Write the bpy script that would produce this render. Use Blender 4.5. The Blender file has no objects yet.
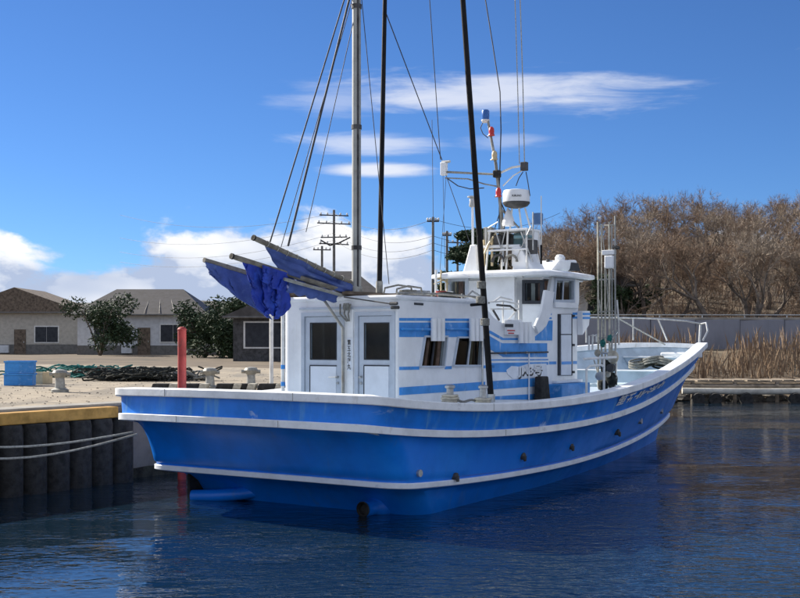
import bpy, bmesh, math, random
from mathutils import Vector, Matrix, noise
random.seed(7)
R = math.radians
S = bpy.context.scene
COL = S.collection

# ------------------------------------------------------------------ camera
EYE = 2.2
cam = bpy.data.cameras.new("camera")
cam.lens = 54.0; cam.sensor_width = 36.0; cam.shift_y = 0.05125
cam.clip_start = 0.1; cam.clip_end = 6000
camo = bpy.data.objects.new("camera", cam); COL.objects.link(camo)
camo.location = (0, 0, EYE); camo.rotation_euler = (R(90), 0, 0)
S.camera = camo
S.view_settings.view_transform = 'Standard'; S.view_settings.look = 'None'
S.view_settings.exposure = 1.62; S.view_settings.gamma = 1.0
S.render.engine = 'CYCLES'
S.cycles.max_bounces = 8; S.cycles.transparent_max_bounces = 12
S.cycles.use_denoising = True

# ------------------------------------------------------------------ sun and sky
SUN_AZ = R(-55); SUN_EL = R(31)      # azimuth from +Y, negative to the left
sdir = Vector((math.sin(SUN_AZ)*math.cos(SUN_EL), math.cos(SUN_AZ)*math.cos(SUN_EL), math.sin(SUN_EL)))
sun = bpy.data.lights.new("sun", 'SUN'); sun.energy = 3.0; sun.angle = R(0.53); sun.color = (1, .93, .82)
suno = bpy.data.objects.new("sun", sun); COL.objects.link(suno)
suno.rotation_euler = sdir.to_track_quat('Z', 'Y').to_euler()

class NT:
    def __init__(s, tree): s.t = tree; s.n = tree.nodes; s.l = tree.links
    def new(s, typ, **kw):
        n = s.n.new(typ)
        for k, v in kw.items(): setattr(n, k, v)
        return n
    def link(s, a, b): s.l.new(a, b)
    def val(s, sock, v):
        if hasattr(v, 'is_linked') or isinstance(v, bpy.types.NodeSocket): s.l.new(v, sock)
        else: sock.default_value = v
    def math(s, op, a, b=None, c=None, clamp=False):
        n = s.new('ShaderNodeMath', operation=op); n.use_clamp = clamp
        s.val(n.inputs[0], a)
        if b is not None: s.val(n.inputs[1], b)
        if c is not None: s.val(n.inputs[2], c)
        return n.outputs[0]
    def ramp(s, fac, lo, hi, a=0., b=1.):
        n = s.new('ShaderNodeMapRange', interpolation_type='SMOOTHSTEP')
        s.val(n.inputs[0], fac); n.inputs[1].default_value = lo; n.inputs[2].default_value = hi
        n.inputs[3].default_value = a; n.inputs[4].default_value = b
        return n.outputs[0]
    def mix(s, fac, a, b):
        n = s.new('ShaderNodeMix', data_type='RGBA')
        s.val(n.inputs[0], fac); s.val(n.inputs[6], a); s.val(n.inputs[7], b)
        return n.outputs[2]
    def noise(s, vec, scale, detail=4, rough=.55, dist=0.):
        n = s.new('ShaderNodeTexNoise'); n.inputs['Scale'].default_value = scale
        n.inputs['Detail'].default_value = detail; n.inputs['Roughness'].default_value = rough
        n.inputs['Distortion'].default_value = dist
        if vec is not None: s.link(vec, n.inputs['Vector'])
        return n.outputs['Fac']
    def comb(s, x, y, z):
        n = s.new('ShaderNodeCombineXYZ')
        s.val(n.inputs[0], x); s.val(n.inputs[1], y); s.val(n.inputs[2], z); return n.outputs[0]

W = bpy.data.worlds.new("World"); S.world = W; W.use_nodes = True
w = NT(W.node_tree); w.n.clear()
sky = w.new('ShaderNodeTexSky', sky_type='NISHITA'); sky.sun_disc = False
sky.sun_elevation = SUN_EL; sky.sun_rotation = SUN_AZ; sky.altitude = 0
sky.air_density = .75; sky.dust_density = .05; sky.ozone_density = 5.0
tc = w.new('ShaderNodeTexCoord'); sep = w.new('ShaderNodeSeparateXYZ'); w.link(tc.outputs['Generated'], sep.inputs[0])
X, Y, Z = sep.outputs
az = w.math('ARCTAN2', X, Y)                                      # azimuth, 0 = +Y
hor = w.math('SQRT', w.math('ADD', w.math('MULTIPLY', X, X), w.math('MULTIPLY', Y, Y)))
el = w.math('DIVIDE', Z, w.math('MAXIMUM', hor, .02))             # tangent of elevation
def blob(caz, cel, raz, rel_):
    a = w.math('DIVIDE', w.math('SUBTRACT', az, caz), raz)
    b = w.math('DIVIDE', w.math('SUBTRACT', el, cel), rel_)
    d = w.math('SQRT', w.math('ADD', w.math('MULTIPLY', a, a), w.math('MULTIPLY', b, b)))
    return w.math('SUBTRACT', 1., d)
# low cumulus bank all round the horizon
cv = w.comb(w.math('MULTIPLY', az, 1.0), w.math('MULTIPLY', el, 1.7), .31)
n1 = w.noise(cv, 13, 7, .56, .15)
n2 = w.noise(cv, 4.0, 3, .5)
top = w.math('ADD', w.math('MULTIPLY', n2, .10), .034)
top = w.math('ADD', top, w.math('MULTIPLY', w.math('MAXIMUM', blob(-.075, .09, .16, .12), 0.), .045))
top = w.math('SUBTRACT', top, w.math('MULTIPLY', w.math('MAXIMUM', blob(.105, .07, .085, .18), 0.), .17))
cu = w.math('ADD', w.math('MULTIPLY', w.math('SUBTRACT', n1, .5), .16), w.math('SUBTRACT', top, el))
cum = w.ramp(cu, -.004, .020)
# broken cloud fields added out of view to brighten the shaded sides
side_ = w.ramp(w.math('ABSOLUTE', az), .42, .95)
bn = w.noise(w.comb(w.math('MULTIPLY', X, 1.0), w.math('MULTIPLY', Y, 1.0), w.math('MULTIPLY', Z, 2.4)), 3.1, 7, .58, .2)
fill_cloud = w.math('MULTIPLY', w.ramp(bn, .40, .54), w.math('MULTIPLY', side_, w.ramp(Z, -.02, .05)))
cum = w.math('MAXIMUM', cum, fill_cloud)
# lens shaped streaks higher up
sv = w.comb(w.math('MULTIPLY', az, 6), w.math('MULTIPLY', el, 40), 2.2)
sn = w.noise(sv, 1.6, 6, .6, .3)
sd = w.math('SUBTRACT', sn, .5)
def streak(caz, cel, raz, rel_, k=1.2, lo=0., hi=.55, amt=.9):
    v = w.math('ADD', blob(caz, cel, raz, rel_), w.math('MULTIPLY', sd, k))
    return w.math('MULTIPLY', w.ramp(v, lo, hi), amt)
streaks = [streak(.085, .2045, .15, .025, 1.9, 0, .85, .75), streak(-.05, .1990, .075, .020, 1.9, .15, 1.1, .34),
           streak(.09, .165, .06, .010, 1.6, .1, .9, .30),
           streak(-.022, .1635, .078, .0135, 1.9, .05, .95, .62), streak(-.018, .1415, .058, .0085, .9, .0, .6, .88),
           streak(.9, .22, .5, .03), streak(-.8, .17, .4, .02), streak(2.4, .25, .6, .03), streak(-2.1, .28, .5, .035)]
st = streaks[0]
for q in streaks[1:]: st = w.math('MAXIMUM', st, q)
# grey undersides in the cumulus
sh = w.noise(w.comb(w.math('ADD', az, .012), w.math('MULTIPLY', w.math('ADD', el, .02), 1.7), .31), 13, 5, .55, .15)
shade = w.ramp(w.math('SUBTRACT', sh, n1), -.10, .20)
big = w.noise(w.comb(az, w.math('MULTIPLY', el, 2.0), 5.2), 7, 3, .5)
shade = w.math('ADD', w.math('MULTIPLY', shade, .8), w.math('MULTIPLY', w.ramp(big, .30, .70), .95), clamp=True)
ccol = w.mix(shade, (.98, .965, .94, 1), (.36, .43, .58, 1))
skyc = w.new('ShaderNodeMix', data_type='RGBA', blend_type='MULTIPLY'); skyc.inputs[0].default_value = 1
w.link(sky.outputs[0], skyc.inputs[6]); skyc.inputs[7].default_value = (.45, .63, .85, 1)
bg = w.new('ShaderNodeBackground'); w.link(skyc.outputs[2], bg.inputs[0]); bg.inputs[1].default_value = .0465
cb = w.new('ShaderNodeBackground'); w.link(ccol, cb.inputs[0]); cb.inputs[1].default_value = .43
sb = w.new('ShaderNodeBackground'); sb.inputs[0].default_value = (.93, .96, 1.05, 1); sb.inputs[1].default_value = .31
m1 = w.new('ShaderNodeMixShader'); w.link(st, m1.inputs[0]); w.link(bg.outputs[0], m1.inputs[1]); w.link(sb.outputs[0], m1.inputs[2])
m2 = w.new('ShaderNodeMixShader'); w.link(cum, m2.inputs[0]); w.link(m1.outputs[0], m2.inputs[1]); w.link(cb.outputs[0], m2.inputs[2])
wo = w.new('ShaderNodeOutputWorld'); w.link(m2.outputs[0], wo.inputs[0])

# ------------------------------------------------------------------ materials
def mat(name, col, rough=.5, metal=0., var=.12, vscale=4., bump=0., bscale=40., col2=None, patch=None, spec=.5, stretch=(1, 1, 1), coat=0., streak=None):
    m = bpy.data.materials.new(name); m.use_nodes = True
    t = NT(m.node_tree); p = t.n['Principled BSDF']
    tc = t.new('ShaderNodeTexCoord'); mp = t.new('ShaderNodeMapping'); t.link(tc.outputs['Object'], mp.inputs[0])
    mp.inputs['Scale'].default_value = stretch
    v = mp.outputs[0]
    c = tuple(col) + (1,)
    d = tuple(col2) + (1,) if col2 else tuple(x*(1-var*2.2) for x in col) + (1,)
    f = t.ramp(t.noise(v, vscale, 6, .62), .35, .72)
    out = t.mix(f, c, d)
    if patch:                                                     # (colour, scale, lo, hi)
        pf = t.ramp(t.noise(v, patch[1], 5, .68, .4), patch[2], patch[3])
        out = t.mix(pf, out, tuple(patch[0]) + (1,))
    if streak:                                                    # (colour, scale xyz, lo, hi, amount)
        m2_ = t.new('ShaderNodeMapping'); t.link(tc.outputs['Object'], m2_.inputs[0]); m2_.inputs['Scale'].default_value = streak[1]
        sf = t.math('MULTIPLY', t.ramp(t.noise(m2_.outputs[0], 1., 6, .62, .15), streak[2], streak[3]), streak[4])
        out = t.mix(sf, out, tuple(streak[0]) + (1,))
    t.link(out, p.inputs['Base Color'])
    t.link(t.math('ADD', t.math('MULTIPLY', f, .18), rough, clamp=True), p.inputs['Roughness'])
    p.inputs['Metallic'].default_value = metal
    p.inputs['Specular IOR Level'].default_value = spec
    if coat: p.inputs['Coat Weight'].default_value = coat; p.inputs['Coat Roughness'].default_value = .12
    if bump:
        b = t.new('ShaderNodeBump'); b.inputs['Strength'].default_value = bump; b.inputs['Distance'].default_value = .02
        t.link(t.noise(v, bscale, 5, .6), b.inputs['Height']); t.link(b.outputs[0], p.inputs['Normal'])
    return m
M = {}
M['hull_blue'] = mat('hull_blue', (.0, .20, .80), .34, var=.12, vscale=1.3, bump=.09, bscale=2.4, patch=((.01, .255, .84), .8, .45, .85), coat=.15, spec=.4, streak=((.10, .20, .42), (5, 5, .7), .56, .80, .55))
M['band_blue'] = mat('band_blue', (.0, .21, .79), .42, var=.14, vscale=1.6, bump=.07, bscale=4, patch=((.34, .46, .70), 1.7, .60, .70), coat=.05, streak=((.16, .42, .62), (6, 6, .8), .52, .74, .6))
M['gel_white'] = mat('gel_white', (.84, .86, .88), .36, var=.07, vscale=2.2, bump=.04, bscale=9, patch=((.56, .56, .53), 3.1, .60, .85), streak=((.52, .42, .30), (9, 9, .9), .62, .82, .55))
M['rail_white'] = mat('rail_white', (.85, .87, .89), .45, var=.09, vscale=3.0, bump=.12, bscale=26, patch=((.46, .47, .48), 2.6, .58, .78), streak=((.40, .36, .30), (4, 4, 3), .60, .76, .5))
M['strip_white'] = mat('strip_white', (.80, .84, .90), .4, var=.08, vscale=3.0, patch=((.42, .50, .62), 3.6, .6, .8))
M['cab_blue'] = mat('cab_blue', (.04, .29, .74), .4, var=.12, vscale=3, patch=((.30, .50, .78), 4, .56, .76), streak=((.6, .68, .8), (8, 8, 2), .62, .74, .6))
M['pale_blue'] = mat('pale_blue', (.46, .56, .66), .5, var=.15, vscale=1.7, patch=((.18, .28, .40), 3, .58, .8))
M['deck_cyan'] = mat('deck_cyan', (.55, .68, .74), .55, var=.15, vscale=2.2, patch=((.25, .34, .36), 4, .55, .8))
M['deck_white'] = mat('deck_white', (.70, .76, .76), .55, var=.1, vscale=2.2, patch=((.45, .48, .45), 4, .55, .8))
M['teal'] = mat('teal', (.14, .26, .29), .4)
M['steel'] = mat('steel', (.55, .56, .55), .34, .75, var=.15, vscale=9)
M['mast_steel'] = mat('mast_steel', (.40, .41, .39), .45, .3, var=.15, vscale=2, patch=((.24, .21, .17), 2, .58, .8))
M['old_alu'] = mat('old_alu', (.36, .36, .33), .5, .4, var=.2, vscale=8, patch=((.22, .19, .15), 7, .5, .75))
M['spar_wood'] = mat('spar_wood', (.24, .22, .18), .7, var=.25, vscale=6, bump=.3, bscale=20, stretch=(1, 1, 1), patch=((.12, .10, .08), 8, .5, .7))
M['black_pole'] = mat('black_pole', (.006, .006, .008), .5, var=.2, vscale=5, spec=.22)
M['black_rubber'] = mat('black_rubber', (.025, .024, .023), .75, var=.3, vscale=9, bump=.3)
M['dark_grey'] = mat('dark_grey', (.07, .07, .072), .6, var=.3, vscale=6)
M['tarp_blue'] = mat('tarp_blue', (.008, .038, .38), .55, var=.25, vscale=3.0, bump=.55, bscale=5, patch=((.03, .10, .62), 3.0, .5, .75))
M['sail_blue'] = mat('sail_blue', (.055, .10, .33), .65, var=.18, vscale=2.4, bump=.45, bscale=4, patch=((.15, .22, .40), 3, .5, .8), streak=((.04, .07, .2), (7, 7, 2), .55, .8, .5))
M['door_alu'] = mat('door_alu', (.50, .56, .64), .42, .15, var=.06, vscale=6)
M['door_panel'] = mat('door_panel', (.72, .77, .84), .4, var=.05, vscale=4)
M['gap_dark'] = mat('gap_dark', (.03, .035, .045), .7)
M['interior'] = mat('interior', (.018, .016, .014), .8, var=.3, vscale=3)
M['curtain'] = mat('curtain', (.50, .30, .23), .85, var=.2, vscale=8)
M['olive_cloth'] = mat('olive_cloth', (.16, .15, .09), .85, var=.2, vscale=8)
M['wire'] = mat('wire', (.06, .06, .065), .55, .2)
M['rope_pale'] = mat('rope_pale', (.50, .50, .46), .85, var=.2, vscale=30, bump=.6, bscale=90)
M['rope_grey'] = mat('rope_grey', (.24, .24, .22), .85, var=.25, vscale=30, bump=.6, bscale=90)
M['red_lamp'] = mat('red_lamp', (.62, .03, .03), .25)
M['blue_lamp'] = mat('blue_lamp', (.03, .14, .45), .2)
M['amber'] = mat('amber', (.62, .50, .30), .35)
M['float_cream'] = mat('float_cream', (.62, .58, .47), .6, var=.25, vscale=6)
M['net_dark'] = mat('net_dark', (.035, .04, .035), .9, var=.4, vscale=12, bump=.8, bscale=40)
M['net_green'] = mat('net_green', (.03, .22, .20), .85, var=.35, vscale=12, bump=.8, bscale=40)
M['hose'] = mat('hose', (.30, .32, .34), .6, var=.25, vscale=9)
M['plank'] = mat('plank', (.17, .13, .095), .8, var=.3, vscale=5, bump=.4, bscale=16, stretch=(1, .25, 1))
M['concrete'] = mat('concrete', (.34, .32, .28), .88, var=.16, vscale=1.1, bump=.45, bscale=16, patch=((.20, .19, .17), .8, .52, .72))
M['concrete_pale'] = mat('concrete_pale', (.44, .42, .38), .88, var=.12, vscale=1.1, bump=.4, bscale=14)
M['quay_face'] = mat('quay_face', (.20, .19, .175), .88, var=.2, vscale=1.6, bump=.5, bscale=9, patch=((.05, .05, .04), 1.4, .5, .72))
M['gravel'] = mat('gravel', (.34, .285, .21), .95, var=.22, vscale=2.1, bump=.8, bscale=17, col2=(.22, .185, .14), patch=((.16, .145, .12), .37, .52, .66), streak=((.13, .115, .095), (.9, .14, 1), .50, .62, .55))
M['wall_grey'] = mat('wall_grey', (.25, .26, .30), .85, var=.14, vscale=.8, bump=.3, bscale=10, patch=((.15, .15, .165), .5, .5, .75), stretch=(1, 1, .35))
M['weed'] = mat('weed', (.035, .035, .022), .8, var=.4, vscale=7, bump=1., bscale=18)
M['yellow'] = mat('yellow', (.55, .30, .06), .65, var=.2, vscale=5)
M['red_paint'] = mat('red_paint', (.42, .045, .04), .55, var=.2, vscale=4, patch=((.16, .04, .03), 5, .55, .75))
M['white_paint'] = mat('white_paint', (.78, .78, .75), .5, var=.1, vscale=6)
M['pole_concrete'] = mat('pole_concrete', (.17, .165, .155), .85, var=.15)
M['soil'] = mat('soil', (.13, .095, .062), .95, var=.3, vscale=.5, bump=.7, bscale=4, col2=(.055, .045, .03), patch=((.19, .145, .09), .25, .45, .8))
M['bark'] = mat('bark', (.16, .13, .105), .9, var=.25, vscale=5, bump=.5, bscale=20)
M['twig_brown'] = mat('twig_brown', (.27, .19, .13), .9, var=.25, vscale=.9, col2=(.15, .105, .075))
M['twig_grey'] = mat('twig_grey', (.33, .27, .21), .9, var=.25, vscale=.9)
M['needle'] = mat('needle', (.035, .065, .028), .8, var=.35, vscale=2, col2=(.012, .026, .012))
M['evergreen'] = mat('evergreen', (.035, .065, .022), .7, var=.35, vscale=1.2, col2=(.018, .035, .014))
M['reed'] = mat('reed', (.27, .19, .12), .9, var=.3, vscale=1.5, col2=(.15, .10, .065))
M['rock'] = mat('rock', (.13, .12, .105), .9, var=.35, vscale=2, bump=.8, bscale=7)
M['roof_grey'] = mat('roof_grey', (.085, .078, .075), .6, var=.2, vscale=2)
M['wall_cream'] = mat('wall_cream', (.48, .45, .39), .85, var=.1)
M['wall_white'] = mat('wall_white', (.62, .64, .66), .8, var=.08)
M['timber_old'] = mat('timber_old', (.27, .22, .165), .85, var=.25, vscale=2.5, bump=.4, bscale=9)
M['timber_pale'] = mat('timber_pale', (.55, .52, .45), .8, var=.18, vscale=2.5, bump=.3, bscale=9)
M['ridge'] = mat('ridge', (.12, .12, .115), .95, var=.25, vscale=.03)
M['sign_blue'] = mat('sign_blue', (.10, .22, .45), .5)

def glass_mat(name, tint, rough=.04, tr=.55):
    m = bpy.data.materials.new(name); m.use_nodes = True
    t = NT(m.node_tree); t.n.clear()
    lw = t.new('ShaderNodeLayerWeight'); lw.inputs[0].default_value = .5
    g = t.new('ShaderNodeBsdfGlossy'); g.inputs['Roughness'].default_value = rough
    tr_ = t.new('ShaderNodeBsdfTransparent'); tr_.inputs[0].default_value = tuple(tint) + (1,)
    mx = t.new('ShaderNodeMixShader'); t.link(t.math('ADD', t.math('MULTIPLY', t.math('POWER', lw.outputs[1], 5.0), .9), .020, clamp=True), mx.inputs[0])
    t.link(tr_.outputs[0], mx.inputs[1]); t.link(g.outputs[0], mx.inputs[2])
    o = t.new('ShaderNodeOutputMaterial'); t.link(mx.outputs[0], o.inputs[0])
    return m
M['glass'] = glass_mat('window_glass', (.62, .68, .70))

# water: dark, glossy, rippled
def water_mat():
    m = bpy.data.materials.new('harbour_water'); m.use_nodes = True
    t = NT(m.node_tree); p = t.n['Principled BSDF']
    p.inputs['Base Color'].default_value = (.006, .018, .032, 1)
    p.inputs['Roughness'].default_value = .03; p.inputs['IOR'].default_value = 1.65
    g = t.new('ShaderNodeNewGeometry')
    def mapped(rot, sc):
        mp = t.new('ShaderNodeMapping'); t.link(g.outputs['Position'], mp.inputs[0]); mp.inputs['Rotation'].default_value = (0, 0, R(rot)); mp.inputs['Scale'].default_value = sc
        return mp.outputs[0]
    a = t.noise(mapped(12, (.8, 1.5, 1)), .8, 2, .5, .4)              # slow swell
    b = t.noise(mapped(-16, (1, 1.9, 1)), 3.0, 2, .5, .9)             # wind ripples
    c = t.noise(mapped(22, (1, 1.5, 1)), 6.2, 2, .5, .6)
    calm = t.ramp(t.noise(mapped(30, (1, 1.6, 1)), .17, 3, .55), .40, .60, .18, 1.35)
    h = t.math('ADD', t.math('MULTIPLY', a, .40), t.math('MULTIPLY', t.math('ADD', t.math('MULTIPLY', b, .42), t.math('MULTIPLY', c, .22)), calm))
    bp = t.new('ShaderNodeBump'); bp.inputs['Strength'].default_value = 1.0; bp.inputs['Distance'].default_value = .058
    t.link(h, bp.inputs['Height']); t.link(bp.outputs[0], p.inputs['Normal'])
    return m
M['water'] = water_mat()

# ------------------------------------------------------------------ mesh helpers
class MB:
    def __init__(s): s.v = []; s.f = []
    def add(s, vs, fs):
        o = len(s.v); s.v += [tuple(p) for p in vs]; s.f += [tuple(i+o for i in f) for f in fs]; return s
    def box(s, c, d, rot=None):
        hx, hy, hz = d[0]/2, d[1]/2, d[2]/2
        vs = [Vector((x, y, z)) for x in (-hx, hx) for y in (-hy, hy) for z in (-hz, hz)]
        if rot is not None: vs = [rot @ p for p in vs]
        c = Vector(c)
        return s.add([p+c for p in vs], [(0, 1, 3, 2), (4, 6, 7, 5), (0, 4, 5, 1), (2, 3, 7, 6), (0, 2, 6, 4), (1, 5, 7, 3)])
    def tube(s, pts, r, seg=8, cap=True):
        pts = [Vector(p) for p in pts]; n = len(pts)
        rs = r if isinstance(r, (list, tuple)) else [r]*n
        vs = []; fs = []; up = None
        for i, p in enumerate(pts):
            d = (pts[min(i+1, n-1)]-pts[max(i-1, 0)]).normalized()
            if up is None:
                a = Vector((0, 0, 1)) if abs(d.z) < .9 else Vector((1, 0, 0))
                e = d.cross(a).normalized()
            else:
                e = (up - d*up.dot(d)).normalized()
            up = e; g = d.cross(e)
            for k in range(seg):
                t = 2*math.pi*k/seg
                vs.append(p + (e*math.cos(t)+g*math.sin(t))*rs[i])
        for i in range(n-1):
            for k in range(seg):
                k2 = (k+1) % seg
                fs.append((i*seg+k, i*seg+k2, (i+1)*seg+k2, (i+1)*seg+k))
        if cap: fs.append(tuple(range(seg))[::-1]); fs.append(tuple((n-1)*seg+k for k in range(seg)))
        return s.add(vs, fs)
    def lathe(s, c, prof, seg=20, axis='Z', sx=1., sy=1.):
        vs = []; fs = []; n = len(prof)
        for r, h in prof:
            for k in range(seg):
                t = 2*math.pi*k/seg; x, y = r*math.cos(t)*sx, r*math.sin(t)*sy
                vs.append(Vector((x, y, h)) if axis == 'Z' else (Vector((x, h, y)) if axis == 'Y' else Vector((h, x, y))))
        c = Vector(c); vs = [p+c for p in vs]
        for i in range(n-1):
            for k in range(seg):
                k2 = (k+1) % seg; fs.append((i*seg+k, i*seg+k2, (i+1)*seg+k2, (i+1)*seg+k))
        fs.append(tuple(range(seg))[::-1]); fs.append(tuple((n-1)*seg+k for k in range(seg)))
        return s.add(vs, fs)
    def ball(s, c, r, seg=14, sz=1.):
        n = 8; return s.lathe(c, [(max(1e-3, r*math.sin(math.pi*i/n)), -r*sz*math.cos(math.pi*i/n)) for i in range(n+1)], seg)
    def grid(s, rows, close=False):
        n = len(rows); m = len(rows[0]); vs = [p for r_ in rows for p in r_]; fs = []
        for i in range(n-1):
            for k in range(m if close else m-1):
                k2 = (k+1) % m; fs.append((i*m+k, i*m+k2, (i+1)*m+k2, (i+1)*m+k))
        return s.add(vs, fs)
    def prism(s, poly, d):                                         # planar polygon pushed along d
        n = len(poly); d = Vector(d); P = [Vector(p) for p in poly]
        vs = P+[p+d for p in P]
        return s.add(vs, [tuple(range(n))[::-1], tuple(range(n, 2*n))]+[(i, (i+1) % n, n+(i+1) % n, n+i) for i in range(n)])
    def build(s, name, m, parent=None, smooth=False, bevel=0., solid=0., loc=None):
        me = bpy.data.meshes.new(name); me.from_pydata(s.v, [], s.f); me.validate(); me.update()
        bm = bmesh.new(); bm.from_mesh(me); bmesh.ops.recalc_face_normals(bm, faces=bm.faces); bm.to_mesh(me); bm.free()
        return put(name, me, m, parent, smooth, bevel, solid, loc)

def put(name, me, m, parent=None, smooth=False, bevel=0., solid=0., loc=None):
    me.materials.clear(); me.materials.append(M[m] if isinstance(m, str) else m)
    if smooth:
        me.polygons.foreach_set('use_smooth', [True]*len(me.polygons))
        try: me.set_sharp_from_angle(angle=R(38))
        except Exception: pass
    o = bpy.data.objects.new(name, me); COL.objects.link(o)
    if parent: o.parent = parent
    if loc: o.location = loc
    if solid:
        q = o.modifiers.new('solid', 'SOLIDIFY'); q.thickness = solid; q.offset = -1
    if bevel:
        q = o.modifiers.new('bevel', 'BEVEL'); q.width = bevel; q.segments = 2; q.limit_method = 'ANGLE'
    return o

def holed(outer, holes, thick, ax):
    """flat panel with openings. outer / holes: 2D lists; ax maps (u, v, w) to 3D, w = depth"""
    bm = bmesh.new(); loops = []
    for lp in [outer]+holes:
        vs = [bm.verts.new((u_, v_, 0)) for u_, v_ in lp]; loops.append(vs)
        for i in range(len(vs)): bm.edges.new((vs[i], vs[(i+1) % len(vs)]))
    bmesh.ops.triangle_fill(bm, use_beauty=True, use_dissolve=False, edges=bm.edges[:])
    bmesh.ops.recalc_face_normals(bm, faces=bm.faces)
    r_ = bmesh.ops.extrude_face_region(bm, geom=bm.faces[:])
    for e in r_['geom']:
        if isinstance(e, bmesh.types.BMVert): e.co.z += thick
    bmesh.ops.recalc_face_normals(bm, faces=bm.faces)
    for v_ in bm.verts: v_.co = Vector(ax(v_.co.x, v_.co.y, v_.co.z))
    bmesh.ops.recalc_face_normals(bm, faces=bm.faces)
    me = bpy.data.meshes.new('panel'); bm.to_mesh(me); bm.free(); return me

def empty(name, loc=(0, 0, 0), rz=0.):
    o = bpy.data.objects.new(name, None); COL.objects.link(o); o.location = loc; o.rotation_euler = (0, 0, rz); o.empty_display_size = .2; return o
def tag(o, label=None, cat=None, group=None, kind=None):
    if label: o['label'] = label
    if cat: o['category'] = cat
    if group: o['group'] = group
    if kind: o['kind'] = kind
    return o
def copy_tree(o, parent=None):
    c = o.copy(); COL.objects.link(c); c.parent = parent
    for ch in [q for q in kids.get(o.name, [])]: copy_tree(ch, c)
    return c
kids = {}
def note_kids(o):
    kids[o.name] = list(o.children)
    for c in o.children: note_kids(c)

TXT = {}
def text_mesh(body, size=1., bold=.0, depth=.0):
    cu = bpy.data.curves.new('lettering', 'FONT'); cu.body = body; cu.size = size; cu.offset = bold; cu.extrude = depth
    cu.resolution_u = 3; cu.align_x = 'LEFT'
    o = bpy.data.objects.new('lettering', cu); COL.objects.link(o)
    bpy.context.view_layer.update()
    dg = bpy.context.evaluated_depsgraph_get()
    me = bpy.data.meshes.new_from_object(o.evaluated_get(dg)); bpy.data.objects.remove(o)
    return me

# ------------------------------------------------------------------ where the boat lies
TH = R(33.8)
U = Vector((math.sin(TH), math.cos(TH))); V = Vector((math.cos(TH), -math.sin(TH)))
BC = Vector((-1.3317, 16.0228))
def W3(s, b, z):
    p = BC + U*b + V*s; return Vector((p.x, p.y, z))
def P(x, y, b=None, s=None, z=None):
    """measuring aid: boat coordinates (starboard, forward, up) of a point seen at x, y of the photograph, on a known plane"""
    r = Vector(((x-400)/1200, 1.))
    if z is not None: D = 1200*(EYE-z)/(y-340)
    elif b is not None: D = (b + BC.dot(U))/r.dot(U)
    else: D = (s + BC.dot(V))/r.dot(V)
    p = r*D - BC
    return Vector((p.dot(V), p.dot(U), EYE-(y-340)*D/1200))
boat = empty('fishing_boat', (BC.x, BC.y, 0), -TH)
tag(boat, 'blue and white wooden style fishing boat moored stern towards the viewer beside the quay', 'fishing boat')

# ------------------------------------------------------------------ WATER, LAND
mb = MB(); mb.add([(-900, -200, 0), (900, -200, 0), (900, 60, 0), (-900, 60, 0)], [(0, 1, 2, 3)])
tag(mb.build('water', 'water'), kind='structure')

def sstep(a, b, x):
    t = max(0., min(1., (x-a)/(b-a))); return t*t*(3-2*t)
def shore(x):
    return 31 + 12.6*sstep(5.0, 10.0, x) + .5*math.sin(x*.7)*sstep(9, 12, x) + .3*math.sin(x*1.9)*sstep(9, 12, x)
def land(x, y):
    d = y-shore(x); n = noise.noise(Vector((x*.12, y*.12, 0)))
    right = sstep(5, 11, x)
    zl = 1.14 if d > 0 else -1.5
    zr = -1.5 + 1.5*sstep(-4, 0, d) + .85*sstep(0, 3.0, d) + .95*sstep(3.0, 8.5, d)
    z = zl*(1-right) + zr*right
    hill = sstep(4, 17, x-(y-60)*.02)*(min(max(y-55, 0), 60)*.155) * (1+.25*n)
    z += hill + .12*n*sstep(50, 70, y)
    z += sstep(120, 420, y)*(5+6*noise.noise(Vector((x*.01, y*.01, 3))))
    return z
mb = MB(); rows = []
ys = [27+i*.9 for i in range(38)]+[61+i*2.2 for i in range(36)]+[142+i*18 for i in range(48)]
xs = [-900, -500, -300, -200, -140, -100]+[-80+i*4 for i in range(17)]+[-12+i*.95 for i in range(60)]+[46+i*5 for i in range(12)]+[110, 150, 220, 320, 500, 900]
for y in ys: rows.append([(x, y, land(x, y)) for x in xs])
mb.grid(rows); tag(mb.build('ground', 'soil', smooth=True), kind='structure')
# far wooded ridge
mb = MB(); rows = []
for j, (y, k) in enumerate([(520, 0), (560, .55), (600, 1), (680, .9), (760, 0)]):
    rows.append([(x, y, 2+k*(19+9*noise.noise(Vector((x*.006, 1, 0)))+3*noise.noise(Vector((x*.03, 4, j))))) for x in range(-900, 901, 9)])
mb.grid(rows); tag(mb.build('hills', 'ridge', smooth=True), kind='structure')

# quay: concrete block parallel to the boat, gravelled top
QS = -4.15
def q3(s, b, z): return W3(s, b, z)
mb = MB(); mb.prism([q3(QS, -16, -1.5), q3(QS, 21, -1.5), q3(-40, 21, -1.5), q3(-40, -16, -1.5)], (0, 0, 2.66))
quay = mb.build('quay', 'quay_face'); tag(quay, kind='structure')
mb = MB(); mb.prism([q3(QS-.0, -16, 1.164), q3(QS-.0, 21, 1.164), q3(QS-.45, 21, 1.164), q3(QS-.45, -16, 1.164)], (0, 0, .05))
tag(mb.build('quay_edge', 'concrete', bevel=.015), kind='structure')
mb = MB(); mb.add([q3(QS-.45, -16, 1.18), q3(QS-.45, 21, 1.18), q3(-40, 21, 1.18), q3(-40, -16, 1.18)], [(0, 1, 2, 3)])
tag(mb.build('quay_pavement', 'gravel'), kind='structure')
mb = MB()
pts = [q3(QS+.015+.03*abs(noise.noise(Vector((i*.3, 0, 0)))), -15+i*.25, .0) for i in range(140)]
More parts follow.
